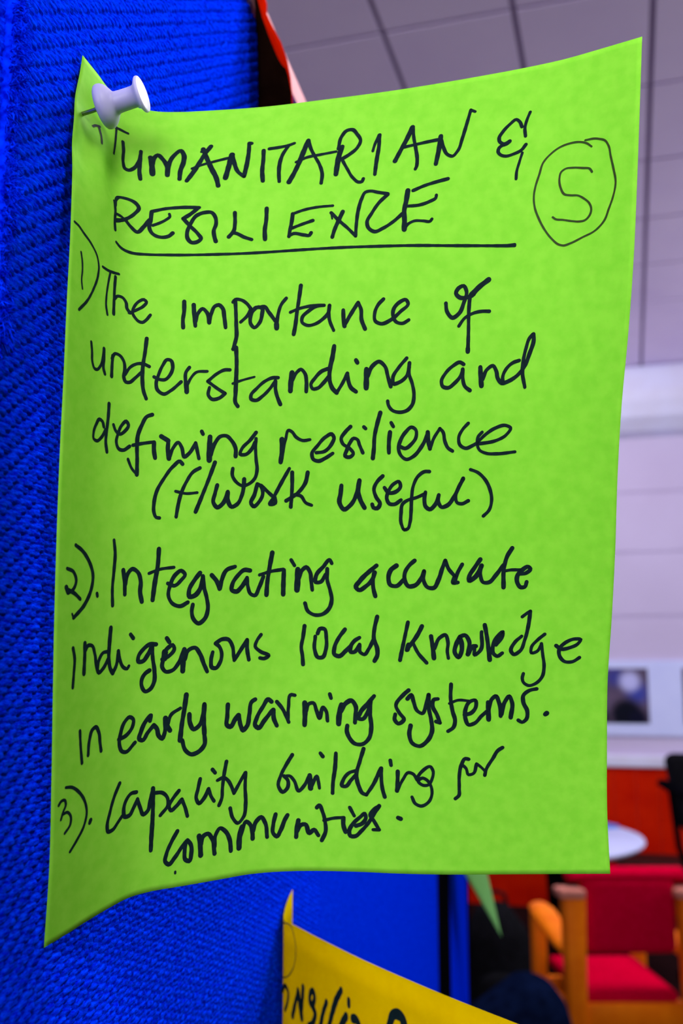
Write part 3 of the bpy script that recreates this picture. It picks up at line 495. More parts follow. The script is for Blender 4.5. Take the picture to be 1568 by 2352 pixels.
INK = {"heading": """
0.65 7.51,15.98 8.90,14.45 10.00,13.79
0.64 9.71,14.06 9.82,16.94 9.62,20.15
0.59 15.24,10.00 15.27,12.63 15.20,15.69 14.97,19.16
0.68 14.84,10.29 16.22,10.01 18.81,9.93
0.89 17.58,13.53 17.97,15.89 18.32,19.81 18.95,21.20 19.96,21.42 21.16,20.65 22.21,18.78 22.71,16.01 22.74,14.67
0.93 22.74,14.67 22.78,18.26 22.72,21.28 23.07,23.73
1.35 25.37,16.22 25.76,18.06 26.13,21.70
1.13 26.01,18.41 26.25,16.49 27.18,15.19 28.55,16.53 29.89,19.31 29.97,21.93
1.13 29.98,20.44 30.33,17.80 31.34,15.32 33.08,13.61 33.95,15.16 33.97,17.42 33.29,20.40 33.14,23.18
1.11 40.67,12.42 39.29,14.99 38.03,17.92 36.45,21.22 35.00,23.77
1.17 38.75,13.27 39.78,16.13 41.23,19.89 42.60,23.24 43.07,25.61
0.74 36.26,19.73 38.90,18.51 41.98,17.53 45.33,16.58
0.68 38.38,14.20 38.73,13.08
1.31 46.26,15.53 45.60,19.34 44.86,23.14
1.01 46.26,15.53 46.97,18.31 48.07,21.28 49.59,22.81
1.02 49.59,22.81 50.24,18.51 50.48,14.88 50.44,12.10
0.96 50.43,11.99 51.01,12.11
1.00 54.28,14.71 54.36,17.79 54.21,21.37 54.44,24.60
0.86 55.74,14.30 58.58,14.06 60.56,13.74 62.11,13.20
0.92 60.58,13.92 59.29,16.47 58.69,18.91 58.50,21.73 58.67,25.10
1.19 65.67,12.72 64.71,15.98 63.46,20.08 62.13,23.46 61.17,25.48
0.83 65.76,12.73 66.39,15.11 67.69,18.04 68.93,20.58 69.74,23.74 69.52,26.45
0.76 62.85,19.31 65.39,18.16 69.39,17.51 73.11,17.00
1.22 74.63,15.61 74.01,17.94 73.56,21.31 73.29,24.00
0.89 73.65,16.20 74.31,12.47 75.64,10.71 76.94,10.62 78.33,12.22 79.31,14.21 78.55,16.33 76.61,18.18 74.79,19.37
0.79 74.65,19.36 76.18,22.53 77.84,25.50 79.30,26.75 80.08,26.64 80.43,25.77
0.73 82.64,17.74 83.00,16.11 84.08,13.05
0.92 84.20,13.07 84.17,16.57 83.74,20.49 83.37,24.74
1.10 92.61,11.86 91.34,15.11 89.76,18.50 88.48,21.29
0.83 92.75,11.88 93.10,15.01 93.75,18.31 94.19,21.55 94.04,23.45 93.77,24.12
0.82 90.58,17.46 93.70,17.02 96.81,16.61 99.62,16.34
1.07 100.01,15.44 99.71,18.71 98.99,23.18
0.80 100.19,16.57 100.84,18.85 101.88,20.86 103.16,21.48 104.38,20.24 105.52,16.68 106.47,12.78 107.29,9.17
0.68 107.29,9.17 108.43,9.83
0.78 120.09,15.88 119.50,14.44 118.67,13.70 117.23,14.65 115.41,16.61 114.64,18.00 114.81,19.07 115.78,19.90
1.01 115.65,20.00 116.46,19.82 117.25,19.29
0.77 115.65,20.03 114.72,20.71 114.48,21.73 115.18,22.72 116.41,23.18 118.29,22.86 120.14,22.09 121.18,20.78
0.71 121.96,12.29 121.23,14.30 120.82,16.30 121.03,18.55
0.64 120.38,22.86 119.65,25.55 119.16,27.54 119.05,29.57
0.87 15.63,33.98 15.79,37.48 15.65,39.91 16.02,42.40
0.92 15.92,35.03 16.40,32.88 17.88,30.87 19.80,30.61 21.93,31.72 22.78,33.32 21.68,35.31 19.26,37.72 15.99,39.75
0.75 16.13,37.65 17.64,37.48 19.27,38.06
0.95 19.11,37.94 20.83,39.66 22.49,40.83 24.10,39.01 25.54,36.71
0.95 26.08,34.20 25.89,36.67 25.57,39.14 26.17,40.62 27.34,41.55 29.06,41.90 30.77,41.38 31.62,40.50
0.92 26.07,34.02 29.51,32.98 33.79,32.45 38.34,32.48
0.76 26.43,38.36 28.15,37.54 29.85,36.42 30.83,35.33 30.67,34.57
0.97 38.20,32.55 36.10,34.57 34.27,35.97
0.96 34.27,35.97 36.16,38.38 38.19,40.76 38.92,42.11 37.94,43.12 36.51,43.30 35.50,42.13 35.33,40.43 36.15,37.69 37.81,34.92 39.79,34.07 41.49,34.09 42.52,35.67 42.70,37.73 42.16,39.76 42.33,41.45 42.72,42.96
0.94 47.46,34.21 47.54,37.80 47.29,39.82 46.03,41.64
0.86 47.01,40.32 48.15,40.67 49.88,41.71 51.90,42.53
0.99 55.60,33.23 55.54,37.12 55.25,39.78 55.36,42.60
0.91 62.37,35.30 62.14,37.78 61.76,40.06 61.51,42.02
0.72 62.37,35.30 65.22,34.28 68.66,33.63 72.68,33.38
0.85 62.18,39.59 64.75,38.55 67.60,37.53
0.84 61.51,41.85 62.50,41.24 65.39,41.67 66.83,41.81 67.25,41.08
0.95 75.32,35.22 74.23,37.92 73.28,40.45 72.75,42.51
0.45 72.63,37.22 72.30,35.26
0.82 72.30,35.43 74.52,37.93 76.58,39.90 78.79,42.31
0.84 78.79,42.31 78.92,39.01 79.34,34.89 80.12,31.71 81.09,29.81 82.38,29.56 84.11,29.99 86.85,30.64
0.87 86.85,30.80 84.75,32.91 82.81,35.99 81.67,38.47 82.05,40.05 83.65,41.18 85.79,40.32 88.61,38.42 90.85,36.36
1.17 92.00,30.07 91.68,32.71 91.19,35.79 91.34,38.56 91.31,40.85
0.86 93.34,30.17 96.29,29.01 99.39,28.20 102.18,27.64
0.79 92.01,34.45 95.00,34.33 97.81,33.45 99.20,32.65 99.33,31.89
0.72 91.40,40.70 92.14,39.52 93.68,38.68 96.25,38.76 97.95,38.92 98.36,38.34
""",
"underline": """
0.72 16.67,45.58 18.07,46.35 20.91,47.02 25.38,47.21 32.57,47.13 38.28,46.97 54.49,46.44 81.50,45.32 92.97,45.27 104.30,45.78 119.20,46.71
0.73 117.35,46.60 119.19,46.46
""",
"circled": """
0.46 136.93,24.38 135.71,23.26 134.11,22.59 131.57,22.41 129.37,22.89 127.34,24.15 125.50,26.19 124.62,29.17 123.75,32.32 123.47,34.50 123.75,37.43 124.80,40.40 126.33,43.40 128.17,45.91 129.82,47.42 130.96,47.81 132.70,47.48 135.53,46.44 138.36,45.35 140.65,43.08 141.51,40.67 142.37,38.11 142.94,34.52 142.26,30.82 141.52,27.72 140.97,25.13 139.97,23.50 138.69,22.87 137.58,22.52 135.37,22.43
0.46 137.21,30.76 136.70,29.91 134.94,29.34 132.71,28.81 130.80,28.71 129.87,29.30 129.47,30.93 129.83,33.35 130.76,35.10 132.29,35.65 134.05,36.02 135.52,37.03 136.83,38.40 137.36,39.96 137.02,41.35 135.94,42.39 134.59,42.49 132.99,42.15 130.57,41.45 128.80,41.01 128.15,40.46
""",
"item1": """
0.63 1.21,48.72 2.55,48.86 4.81,49.83 7.77,51.08 10.00,52.75 10.90,54.99 10.75,58.01 9.40,62.01 7.11,66.36 4.24,69.83
0.51 4.05,55.26 4.57,57.07 4.84,59.54 4.72,62.17 5.17,64.18
0.65 12.38,54.71 14.32,54.75 16.14,54.47 18.00,54.10
0.58 15.13,54.99 14.48,58.36 14.00,62.16 13.98,64.40 14.50,66.75
0.81 16.93,55.35 16.68,58.45 16.56,61.46 16.50,63.73 16.47,65.87
0.78 16.70,61.64 17.65,60.55 19.11,60.50 20.10,61.66 20.41,63.43 21.26,64.44
0.73 20.92,64.49 21.59,64.16 23.13,63.28 24.65,62.19 25.37,60.95 24.68,60.33 23.48,60.93 22.21,62.70 21.82,64.13 22.56,65.63 23.73,66.64 24.52,66.75 25.48,66.01 26.52,64.56
0.97 35.11,60.48 35.19,63.41 35.00,65.56 35.16,67.69
0.98 37.59,61.35 37.85,63.96 38.29,67.16
0.92 38.24,66.09 38.84,63.63 39.93,62.38 41.12,63.44 41.83,66.18
0.92 41.82,66.03 42.28,63.58 43.19,61.57 44.03,61.26 45.08,62.17 45.62,64.46 46.12,67.49
0.90 48.28,60.15 48.57,63.22 48.85,66.87 49.06,69.89 48.60,72.30 48.36,73.35
0.86 47.72,60.46 48.26,59.78 49.70,59.84 51.18,60.78 52.41,62.32
0.79 52.41,62.32 51.64,64.15 49.95,65.96
0.90 53.41,62.18 54.40,61.89 55.28,62.20 55.37,63.88 54.78,66.30 53.55,67.50 52.63,66.58 52.39,64.76 52.74,63.24 53.69,62.03
0.85 54.69,61.89 55.83,61.75 57.07,63.28 58.93,65.71
0.85 59.32,66.62 59.55,63.90 60.26,61.18 61.42,59.51
1.20 59.26,66.47 59.38,67.67
0.90 65.05,56.00 64.78,59.36 64.42,63.29 64.19,66.90 63.89,69.29
0.78 62.69,63.36 64.80,62.39 67.94,61.62 71.39,61.36
0.83 71.39,61.42 69.67,61.59 67.43,62.97 65.81,64.93 65.87,65.98 67.37,66.85 69.08,66.53 71.30,64.99 72.52,63.48 72.77,61.39
0.83 72.77,61.39 72.66,63.48 73.07,65.54 74.23,68.02
0.95 76.40,62.58 76.60,64.79 76.97,66.80
0.88 76.96,66.61 78.02,64.38 80.14,60.47
0.91 80.14,60.47 80.95,62.11 81.30,65.03 82.34,67.36
0.86 86.66,59.45 85.38,60.93 84.61,63.12 84.92,65.30 86.39,65.91 88.85,64.85 91.22,62.65 93.07,60.48 92.48,59.59 90.73,60.32 89.40,62.14 89.30,63.40 90.31,65.36 91.95,65.69 93.50,64.78
0.91 102.73,60.55 103.13,62.66 104.64,64.26 106.32,63.06 107.22,60.64 107.74,57.50 106.98,56.25 105.78,56.74 105.16,58.13 106.09,59.14 108.36,59.09 109.71,58.44
1.25 113.15,54.91 111.00,56.56 109.03,58.66
0.83 108.70,58.93 108.64,62.76 108.86,67.27 109.06,72.83
1.04 109.00,71.96 109.05,72.76
0.76 106.35,66.37 107.63,64.47 109.99,63.13 112.05,62.77 113.78,62.82
0.71 9.27,75.78 9.69,78.10 9.94,80.48 10.83,81.81 11.62,81.77 12.71,80.66 13.51,78.18 13.77,75.84
0.78 13.77,75.84 13.82,78.65 13.81,80.89 14.33,82.14
0.85 16.53,76.91 16.42,79.36 16.40,82.19
0.80 16.35,77.67 17.23,76.17 18.55,76.32 19.89,77.83 20.18,79.53 19.99,81.85 20.56,82.93 21.49,82.99 23.12,81.72 24.71,80.16
0.76 20.27,81.10 21.79,78.92 23.87,77.89 25.37,77.92 26.80,78.49
0.93 25.83,71.06 25.53,74.67 25.09,78.53 25.09,82.02 25.50,84.90 26.32,86.94
0.82 28.13,81.15 29.31,81.70 31.06,81.78 32.44,80.27 32.93,78.19 32.28,76.59 31.41,76.47 30.32,78.00 29.27,80.68 28.78,82.73 29.14,84.47 30.93,85.57 32.63,84.64 35.27,82.22
0.87 37.26,78.35 36.45,79.55 36.42,82.19 36.77,84.81
1.05 36.67,82.47 36.83,84.80
0.70 36.90,83.05 37.69,81.28 39.05,79.63 41.93,79.29
0.82 47.83,78.83 46.53,78.84 44.56,79.84 42.20,81.93
0.82 42.20,81.93 44.15,83.36 46.85,85.08
0.81 46.85,85.08 45.45,86.26 43.43,86.58 42.52,85.57 42.71,83.53
0.99 49.11,72.83 49.47,76.99 49.56,81.41 49.60,84.92 49.73,87.55 50.35,88.42
0.58 48.74,82.44 50.74,81.70 54.31,80.69
0.89 48.27,73.29 49.12,72.98
0.82 60.51,80.85 59.21,80.87 57.22,81.76 55.01,83.82 53.65,85.58 53.70,86.45 55.03,86.89 56.58,85.86 58.50,83.80 59.84,81.74
0.93 59.84,81.74 60.03,84.08 60.66,86.11 61.48,87.85
1.16 64.06,79.47 63.92,81.96 63.91,84.29
0.87 64.19,81.66 65.22,79.45 66.32,78.54 67.40,79.53 67.98,81.84 68.07,84.31
0.87 73.26,78.15 71.85,78.79 70.22,80.59 69.19,82.67 69.68,83.52 70.97,83.32 72.34,81.96 73.68,80.16
1.04 74.61,72.12 74.35,74.91 73.86,78.41 74.04,81.30 75.05,83.42 76.03,84.24
0.86 76.01,84.27 77.31,81.86 78.50,79.10
0.93 78.50,79.10 78.89,81.07 79.73,82.82 81.05,83.72
0.93 80.51,75.59 80.91,76.22
1.21 83.37,77.80 83.53,80.12 83.63,82.62
0.92 83.76,79.75 84.93,76.84 86.48,75.70 87.99,76.71 89.09,79.51 89.98,81.96
0.85 93.59,74.56 91.78,76.92 90.37,79.81 90.65,81.22 92.06,80.80 93.75,79.33 94.47,76.84
0.85 94.39,75.78 94.39,78.25 95.49,81.04 96.12,83.83 95.85,86.31 94.68,87.77 92.55,88.40 90.72,87.96 89.63,86.59 89.43,85.71
0.84 108.24,75.94 107.33,75.42 105.63,76.30 103.67,78.41 102.92,80.16 103.38,81.55 104.64,81.87 106.32,80.63 107.75,78.71 108.16,77.15
0.90 108.09,77.15 108.27,79.40 109.02,81.48 110.32,82.44
1.03 112.49,76.64 112.78,79.05 113.13,81.29
0.89 113.26,79.74 114.27,77.17 115.58,76.32 116.56,77.70 117.04,79.42 118.17,80.63 119.85,80.13 121.79,78.81 123.32,76.81 124.40,73.45 125.16,70.10 125.00,68.81
0.81 124.90,68.80 124.12,69.72 123.45,72.07 123.01,75.10 123.03,78.15 123.91,81.74
0.82 121.99,75.14 120.50,75.65 118.92,77.22 118.25,79.43 118.51,80.63
0.74 14.58,95.16 14.06,93.91 13.15,93.57 12.12,95.00 11.30,97.32 11.38,98.63 12.52,98.93 13.91,97.86 15.20,95.73
0.81 15.92,89.15 15.83,92.34 15.54,95.67 15.35,98.69 15.80,101.05
0.78 17.49,94.13 18.22,95.55 19.39,96.26 20.93,95.34 21.79,93.90 21.13,92.95 19.92,94.00 18.91,96.31 18.51,98.27 19.39,99.99 20.51,100.21 22.33,99.20
0.96 28.10,91.00 26.80,91.46 25.43,93.78 24.49,96.35 24.36,99.17 24.53,102.52 24.57,106.29
0.61 24.57,106.29 23.15,104.76 21.99,102.40
0.79 23.23,98.91 25.62,98.44 28.83,97.96
0.96 28.84,98.10 28.92,100.22 29.28,102.05
1.02 30.66,96.50 32.60,97.59
1.02 32.60,97.59 32.55,99.87 32.92,102.13
0.85 33.06,101.84 33.84,99.55 35.22,97.95 36.15,99.22 36.97,101.62 38.23,100.61 39.73,98.02
0.86 39.73,98.02 40.25,100.01 40.76,102.01
0.97 41.20,95.00 41.58,95.71
1.26 43.44,96.41 43.42,99.42 43.48,102.42
0.92 43.78,101.13 44.82,97.98 46.20,96.25 47.65,96.10 49.17,97.39 50.28,99.41 50.36,101.42
0.86 55.48,95.26 54.11,97.14 51.88,99.57 51.49,100.86 52.82,101.02 54.51,99.59 55.31,97.86
0.80 55.55,96.85 55.52,99.30 55.78,102.19 56.13,105.07 55.67,107.09 54.26,108.52 52.52,109.06 50.73,108.03 49.65,106.15 49.74,104.57
1.15 62.35,96.97 62.55,99.56 62.25,102.89
0.75 62.72,100.14 63.31,96.94 64.07,94.55 64.81,94.87 66.04,96.27 67.83,97.07 69.71,96.75
0.86 71.46,100.06 73.48,99.66 75.42,97.53 75.92,95.78 75.30,95.01 73.88,95.75 71.67,98.32 70.36,100.41 70.80,101.83 72.13,102.19 73.84,101.37 75.82,99.96
0.86 80.14,92.79 78.90,94.16 77.83,96.24 78.32,97.35 80.11,98.39 81.18,99.75 80.21,100.68 79.04,100.47 79.41,99.01 80.19,96.95 81.15,95.74 82.03,95.97 82.68,97.36 83.63,99.31
0.97 83.61,92.67 84.07,93.04
0.97 87.70,88.77 87.04,91.66 86.49,95.12 86.48,97.98 86.30,100.56
1.02 90.47,93.60 90.31,96.31 90.42,98.87
0.80 90.64,91.17 91.26,92.13
0.85 93.21,97.14 94.53,97.55 96.20,96.28 97.26,94.53 97.02,92.56 95.99,92.04 94.61,93.24 93.28,95.57 92.86,97.59 93.45,99.26 94.93,100.32 96.91,99.37 98.54,97.31 99.59,95.29 100.21,93.15
0.96 100.21,93.15 100.45,95.26 100.98,97.35
0.79 100.98,97.35 101.85,94.64 103.29,92.12
0.79 103.29,92.12 104.05,92.88 104.74,95.39 105.66,97.06 106.77,97.73
0.79 110.44,90.64 109.11,92.20 108.22,94.18 108.60,96.14 110.04,96.95 111.84,96.21 113.07,95.49
0.77 113.06,95.35 114.79,93.52 117.20,91.83 119.93,91.13 121.06,91.69 120.06,93.49 117.64,94.89 114.33,95.61 113.08,95.77
0.73 114.05,92.83 113.13,93.95 112.93,95.63 113.57,97.30 115.28,98.12 117.79,98.23 122.46,97.71
0.84 36.53,103.47 35.84,102.77 34.28,103.94 31.78,107.23 29.97,110.48 29.32,113.55 29.38,115.78 29.99,117.03 30.86,117.18
0.84 41.13,104.42 39.56,105.29 37.61,108.14 36.38,110.97 35.59,114.35 35.21,116.88
0.68 34.91,110.42 37.69,110.96 40.59,110.73
0.91 45.01,102.98 43.42,107.55 41.78,111.81 40.27,115.62
0.97 45.79,108.84 45.26,110.97 44.88,113.24 45.94,114.53 47.37,113.55 48.48,111.00 48.61,110.57
0.97 48.61,110.72 48.67,112.71 49.73,114.44 51.18,113.76 52.30,111.64 52.80,108.78 52.82,107.35
0.92 56.31,108.67 55.65,111.40 54.84,113.69 55.44,114.41 57.01,113.12 57.83,111.11 57.19,109.10 56.31,108.67
0.81 57.34,108.95 58.99,110.52 60.93,112.22
0.86 64.62,104.48 62.98,107.57 60.91,111.65
0.98 60.92,111.93 59.80,113.82 61.16,113.51 60.92,112.08
0.92 65.38,105.47 65.49,108.64 65.42,111.52 65.26,114.41
0.92 69.46,105.29 68.96,107.91 67.15,110.59 64.00,112.87
0.81 66.29,111.20 67.75,111.43 69.25,113.23 70.72,113.73
1.04 78.38,108.13 78.21,110.30 77.98,112.62 79.18,114.27 80.89,113.00 82.41,110.01 83.04,106.52
1.04 83.04,106.52 82.84,109.70 83.47,111.66 84.52,113.46
0.92 89.07,104.95 87.67,106.48 86.87,108.55 87.50,110.51 88.55,112.16 87.85,113.36 86.84,113.29 86.53,112.45
0.86 89.60,107.93 90.64,109.14 92.37,108.89 93.76,107.23 93.30,106.11 92.02,106.76 90.64,108.86 90.25,110.60 91.00,111.99 92.16,112.05 94.00,110.79
0.81 101.07,103.15 99.93,103.20 98.25,104.42 97.05,107.04 96.70,110.21 96.63,113.64 96.40,116.53 95.86,118.14 95.00,118.48 94.26,117.23 94.05,114.08 94.43,111.77 95.56,110.84 97.84,110.00 100.11,108.89
0.92 100.24,108.46 100.00,110.32 100.47,112.30 101.34,112.83 102.74,111.63 103.68,109.02
0.91 103.68,109.16 103.58,110.73 104.46,112.13 105.87,111.64 107.53,109.45 108.86,106.57 109.78,104.56
0.85 109.79,104.70 108.60,107.14 107.95,109.43 108.41,110.84 109.54,111.09 111.22,110.25
0.79 111.53,102.31 113.24,102.92 115.26,104.72 116.60,107.24 117.09,110.06 116.45,112.63 115.09,114.08
""",
"item2": """
0.88 6.28,124.07 8.63,125.13 10.99,127.39 12.35,130.44 11.90,133.79 9.77,137.37 6.10,140.36
0.49 6.10,140.36 5.63,139.48
0.75 3.59,129.45 5.76,130.08 6.76,131.90 5.90,133.92 4.27,134.82
1.03 3.50,133.61 4.09,134.70
0.84 4.25,134.20 6.30,134.90 8.22,136.12
0.78 13.75,134.86 13.87,135.51
0.80 18.59,122.23 18.99,125.46 18.75,129.48 18.36,134.00 18.49,138.02
0.98 21.40,129.69 21.83,132.45 21.95,135.72
0.99 22.00,133.28 22.57,130.89 23.93,129.65 25.46,130.58 26.25,132.83 26.15,135.58 26.64,137.95
1.06 30.90,124.97 30.70,128.87 29.93,133.84 29.48,137.71
0.72 28.41,131.01 31.02,130.13 34.93,129.62
0.90 33.42,133.66 35.18,134.24 36.89,132.87 37.88,131.48 36.84,130.48 35.40,131.44 34.01,134.23 33.63,136.74 34.69,138.71 36.74,139.46 38.76,138.54
1.07 41.81,131.16 40.40,132.96 39.00,135.74 39.17,137.15 40.48,136.91 41.91,135.26 42.58,132.46
0.97 42.57,132.03 42.92,134.73 43.72,137.60 44.08,140.45 43.26,142.97 41.67,144.03 40.32,142.84 39.84,140.84 40.09,139.16
0.97 44.90,131.82 46.26,133.43 47.05,135.45
0.97 47.20,135.41 47.59,133.15 48.84,130.62 51.02,129.85
1.03 55.02,131.01 53.54,130.81 51.82,132.17 50.41,134.40 50.30,135.83 51.49,136.32 52.93,135.10 54.25,133.00
0.92 54.25,132.85 54.55,135.17 55.48,137.22 56.37,137.53 57.49,135.52 58.57,132.64
1.04 60.73,126.42 60.11,130.33 59.64,134.09 59.50,137.42
0.81 57.54,132.20 60.29,131.34 63.77,130.71
1.05 63.92,130.86 63.87,134.05 63.90,137.24
0.81 65.73,128.19 66.65,129.61
1.34 67.55,130.59 67.57,133.35 67.48,135.98
0.93 67.91,133.05 68.72,130.69 69.71,129.92 70.77,131.17 71.13,133.48 71.49,135.80
0.93 76.35,128.52 75.89,127.67 74.20,129.53 72.39,131.96 72.30,133.71 73.46,133.65 74.84,131.52
0.94 75.23,130.04 75.32,132.95 76.13,135.53 76.65,138.12 75.99,140.51 74.30,142.07 72.27,142.33 70.49,141.39 69.70,139.38
1.05 88.05,128.26 86.31,129.87 83.79,132.69 82.87,134.40 83.54,135.01 85.46,133.88 87.18,131.77 87.62,130.10
0.99 87.46,130.28 87.21,132.76 87.43,134.39 87.98,136.32
1.05 93.23,127.88 91.81,129.12 91.24,131.46 91.77,133.07 93.24,133.29 95.13,131.53
0.99 97.87,126.29 96.62,127.50 95.40,129.87 95.45,131.51 96.47,133.09 98.08,132.83 99.63,130.93 100.37,128.93
0.99 100.37,128.93 100.29,131.23 101.48,133.14 102.93,133.23 104.14,131.04 105.00,128.06 105.73,125.90
0.85 105.73,125.90 106.60,127.99 108.26,129.89
0.85 110.07,126.72 108.87,129.21 108.32,131.69
0.92 108.26,129.89 107.84,131.71 109.11,131.50
1.05 114.61,125.28 113.26,127.44 111.92,130.09 111.95,130.91 113.35,130.05 114.54,128.06 114.98,126.90
0.92 114.83,127.07 114.75,129.36 115.60,131.31 116.86,131.28 118.68,129.27 120.46,126.63
0.98 122.51,122.21 121.33,124.34 120.64,127.28 120.68,132.52
0.78 120.52,128.26 122.38,127.91 124.87,127.88
0.98 124.29,128.87 126.14,128.68 127.19,127.53 126.71,127.05 125.18,127.88 124.00,129.52 124.06,131.16 125.05,132.46 125.97,132.29 126.39,130.97
0.79 6.13,147.12 6.69,149.38 6.50,152.58 6.19,155.88
1.01 10.08,146.22 10.02,149.64 9.82,153.16
0.83 10.11,148.13 11.19,146.81 12.26,146.89 13.34,149.19 13.89,152.10 14.58,153.50 15.92,152.64 17.40,150.48
0.83 17.38,148.89 15.89,148.96 14.56,150.63 14.06,152.65
0.95 18.07,143.26 17.69,147.34 17.57,150.77 18.08,153.24 18.74,154.28
0.86 18.74,154.28 19.70,152.71 20.31,149.34
0.81 20.31,149.20 20.81,151.58 21.94,153.56 22.88,154.01 23.34,153.42
0.93 23.71,145.70 24.49,146.77
0.99 30.59,148.84 28.98,148.72 27.23,149.81 25.92,151.60 25.93,152.70 26.98,152.82 28.43,151.31 29.57,149.18
0.94 29.57,149.04 29.76,152.25 30.24,155.34 30.12,158.38 29.10,159.95 27.92,160.37 26.88,158.87 27.02,156.96 27.89,155.81 28.92,155.22
0.95 33.41,147.44 34.09,148.45
0.95 32.26,152.70 34.01,151.94 35.43,150.03 34.98,149.18 33.97,149.70 32.97,150.78 32.56,152.71 32.29,154.65 33.18,155.82 34.93,155.62 36.66,153.74 37.94,150.71
1.40 32.97,150.92 32.84,152.45
1.18 38.08,150.44 37.83,153.24 37.72,155.91
0.96 38.27,152.98 39.26,150.64 40.87,150.17 42.22,151.80 43.30,154.43 44.22,156.48
0.92 45.62,151.59 45.21,153.70 45.54,155.57 46.43,155.78 47.60,154.43 47.99,151.88 47.21,150.12 46.31,149.43
0.91 46.35,149.39 48.03,148.44 49.58,148.54 50.87,150.44 51.24,152.89 51.42,153.96
0.91 51.42,154.11 52.93,151.80 54.72,149.03
0.91 54.72,149.03 54.78,151.32 55.32,154.24
0.86 58.39,147.79 57.36,149.29 56.94,150.80 58.37,152.22 60.55,153.33 59.34,154.07 58.25,153.89
0.92 69.77,145.34 69.47,148.28 69.10,151.07 69.47,153.21 69.68,155.52
0.93 73.26,147.18 73.83,145.92 74.89,145.86 75.59,148.29 75.55,151.39 74.69,153.45 73.62,153.50 72.64,151.54 72.68,147.98
0.99 80.38,145.66 78.80,148.09 77.82,150.63 77.88,152.49 78.96,152.88 80.75,151.37 82.07,149.88
0.93 84.27,147.56 83.08,148.42 82.07,150.04 82.13,151.59 82.89,151.53 84.34,149.41
0.93 84.34,149.41 84.57,151.42 85.65,151.96 86.81,150.32 87.94,147.75
1.01 88.65,141.66 88.05,144.95 88.01,147.61 88.98,150.20 89.05,151.97 88.37,153.50
0.92 96.67,142.60 95.84,147.61 95.01,152.82
0.99 100.33,143.45 99.54,145.27 96.64,150.05
1.14 97.10,148.60 96.80,149.87
0.86 98.10,147.83 99.60,150.60 101.94,153.16
1.07 102.78,146.00 103.31,148.64 103.79,151.83
0.85 103.86,149.33 104.93,146.43 106.43,145.48 107.20,147.41 107.15,149.91 107.50,151.68
1.07 110.15,146.02 109.28,148.05 109.06,150.07 110.08,151.38 110.80,149.68 110.71,147.67 110.15,146.02
0.94 110.14,145.85 111.40,145.38 112.59,146.95 112.42,150.13
1.07 112.44,150.47 113.77,148.26 114.40,148.24
0.87 114.10,148.58 114.20,150.59 115.42,149.56 115.64,144.37
1.01 116.35,142.52 116.95,145.18 117.61,148.84 118.07,151.86
0.87 119.46,147.81 121.05,145.10 121.01,144.27 119.95,145.12 118.68,148.15 118.94,150.16 119.92,150.82 121.15,149.96
1.14 120.72,144.77 119.89,146.96
0.87 125.78,145.38 124.14,147.07 123.33,149.43 124.00,150.26 125.53,149.40 126.61,146.37 127.34,142.36 127.64,138.71
0.73 127.64,138.71 126.88,139.21 125.68,140.21
0.79 131.52,144.84 129.93,146.26 128.38,148.41 128.46,149.84 129.78,149.48 130.85,147.69
0.79 130.83,147.34 131.32,150.20 131.85,153.80 131.45,156.31 129.83,158.11 128.16,158.65 126.79,157.76 126.49,156.69 126.72,155.42
0.86 134.53,147.91 135.75,148.82 138.07,148.49 140.00,147.45 140.60,146.39 139.25,146.19 136.98,147.05 135.42,148.81 135.53,150.60 136.96,152.23 138.96,152.26 140.57,151.21
0.75 8.66,165.94 8.86,169.10 9.36,173.34
0.83 11.29,172.04 11.70,168.70 12.74,166.37 13.60,166.03 14.62,167.55 14.95,169.96 15.28,172.00
0.92 20.52,170.59 22.43,170.31 24.46,168.34 24.62,166.74 23.54,165.97 22.29,166.75 21.01,169.38 20.68,171.97 21.48,173.82 22.43,174.23 25.07,172.56
0.99 29.09,167.83 29.39,166.48 27.92,167.82 26.73,170.12 26.28,171.97 27.02,172.36 28.50,170.65 30.12,168.97
1.00 30.12,169.05 30.85,169.83 31.44,171.84 32.32,172.62 32.91,171.42 33.06,167.53
1.23 33.21,167.54 33.50,169.23 34.37,170.69
0.78 33.79,169.25 34.67,166.80 37.17,165.28
1.12 38.73,162.03 38.20,165.65 37.60,168.97 37.01,173.41
1.02 39.53,167.02 39.67,169.15 40.70,170.94 42.03,170.21 43.08,167.75 43.53,164.81
1.14 43.53,164.95 43.37,168.06 43.51,172.34
1.02 43.51,172.34 43.52,175.18 42.04,176.73 39.97,177.22 38.49,176.08 37.60,173.47
1.09 49.81,165.45 49.65,168.45 49.65,170.86 50.43,171.24 51.68,169.56 52.62,168.45
1.04 52.78,168.47 53.24,171.25 53.87,172.52 54.80,171.70 55.58,168.41 56.36,165.11 57.14,164.69
1.04 61.47,165.45 60.70,164.82 59.15,166.76 57.60,169.45 57.13,171.56 57.91,172.21 59.46,170.45 61.62,167.76
1.04 61.93,167.61 62.08,169.92 62.85,171.77
0.93 62.86,165.47 64.24,167.17 65.47,169.63 65.99,170.87
0.86 65.78,170.25 65.94,166.86 66.70,163.61 67.63,163.75
1.18 70.24,165.70 70.30,168.64 70.17,171.58
0.93 70.55,168.01 71.47,165.81 72.39,165.62 73.31,167.60 74.07,169.59 75.15,166.75 75.76,167.50 76.21,170.27
0.87 76.83,163.09 77.14,164.16
1.25 79.90,165.72 79.28,168.56 79.12,170.90
1.06 79.74,167.60 80.97,165.34 82.50,164.47 83.57,165.80 83.56,168.30 83.40,170.34
1.00 88.46,162.82 86.78,164.97 84.79,167.60 84.32,169.19 85.24,169.29 86.77,167.15 87.54,164.29
1.00 87.54,164.29 87.38,167.74 87.67,171.47 87.05,174.33 85.22,176.02 83.39,175.97 81.86,174.34 81.25,172.50 81.41,171.24
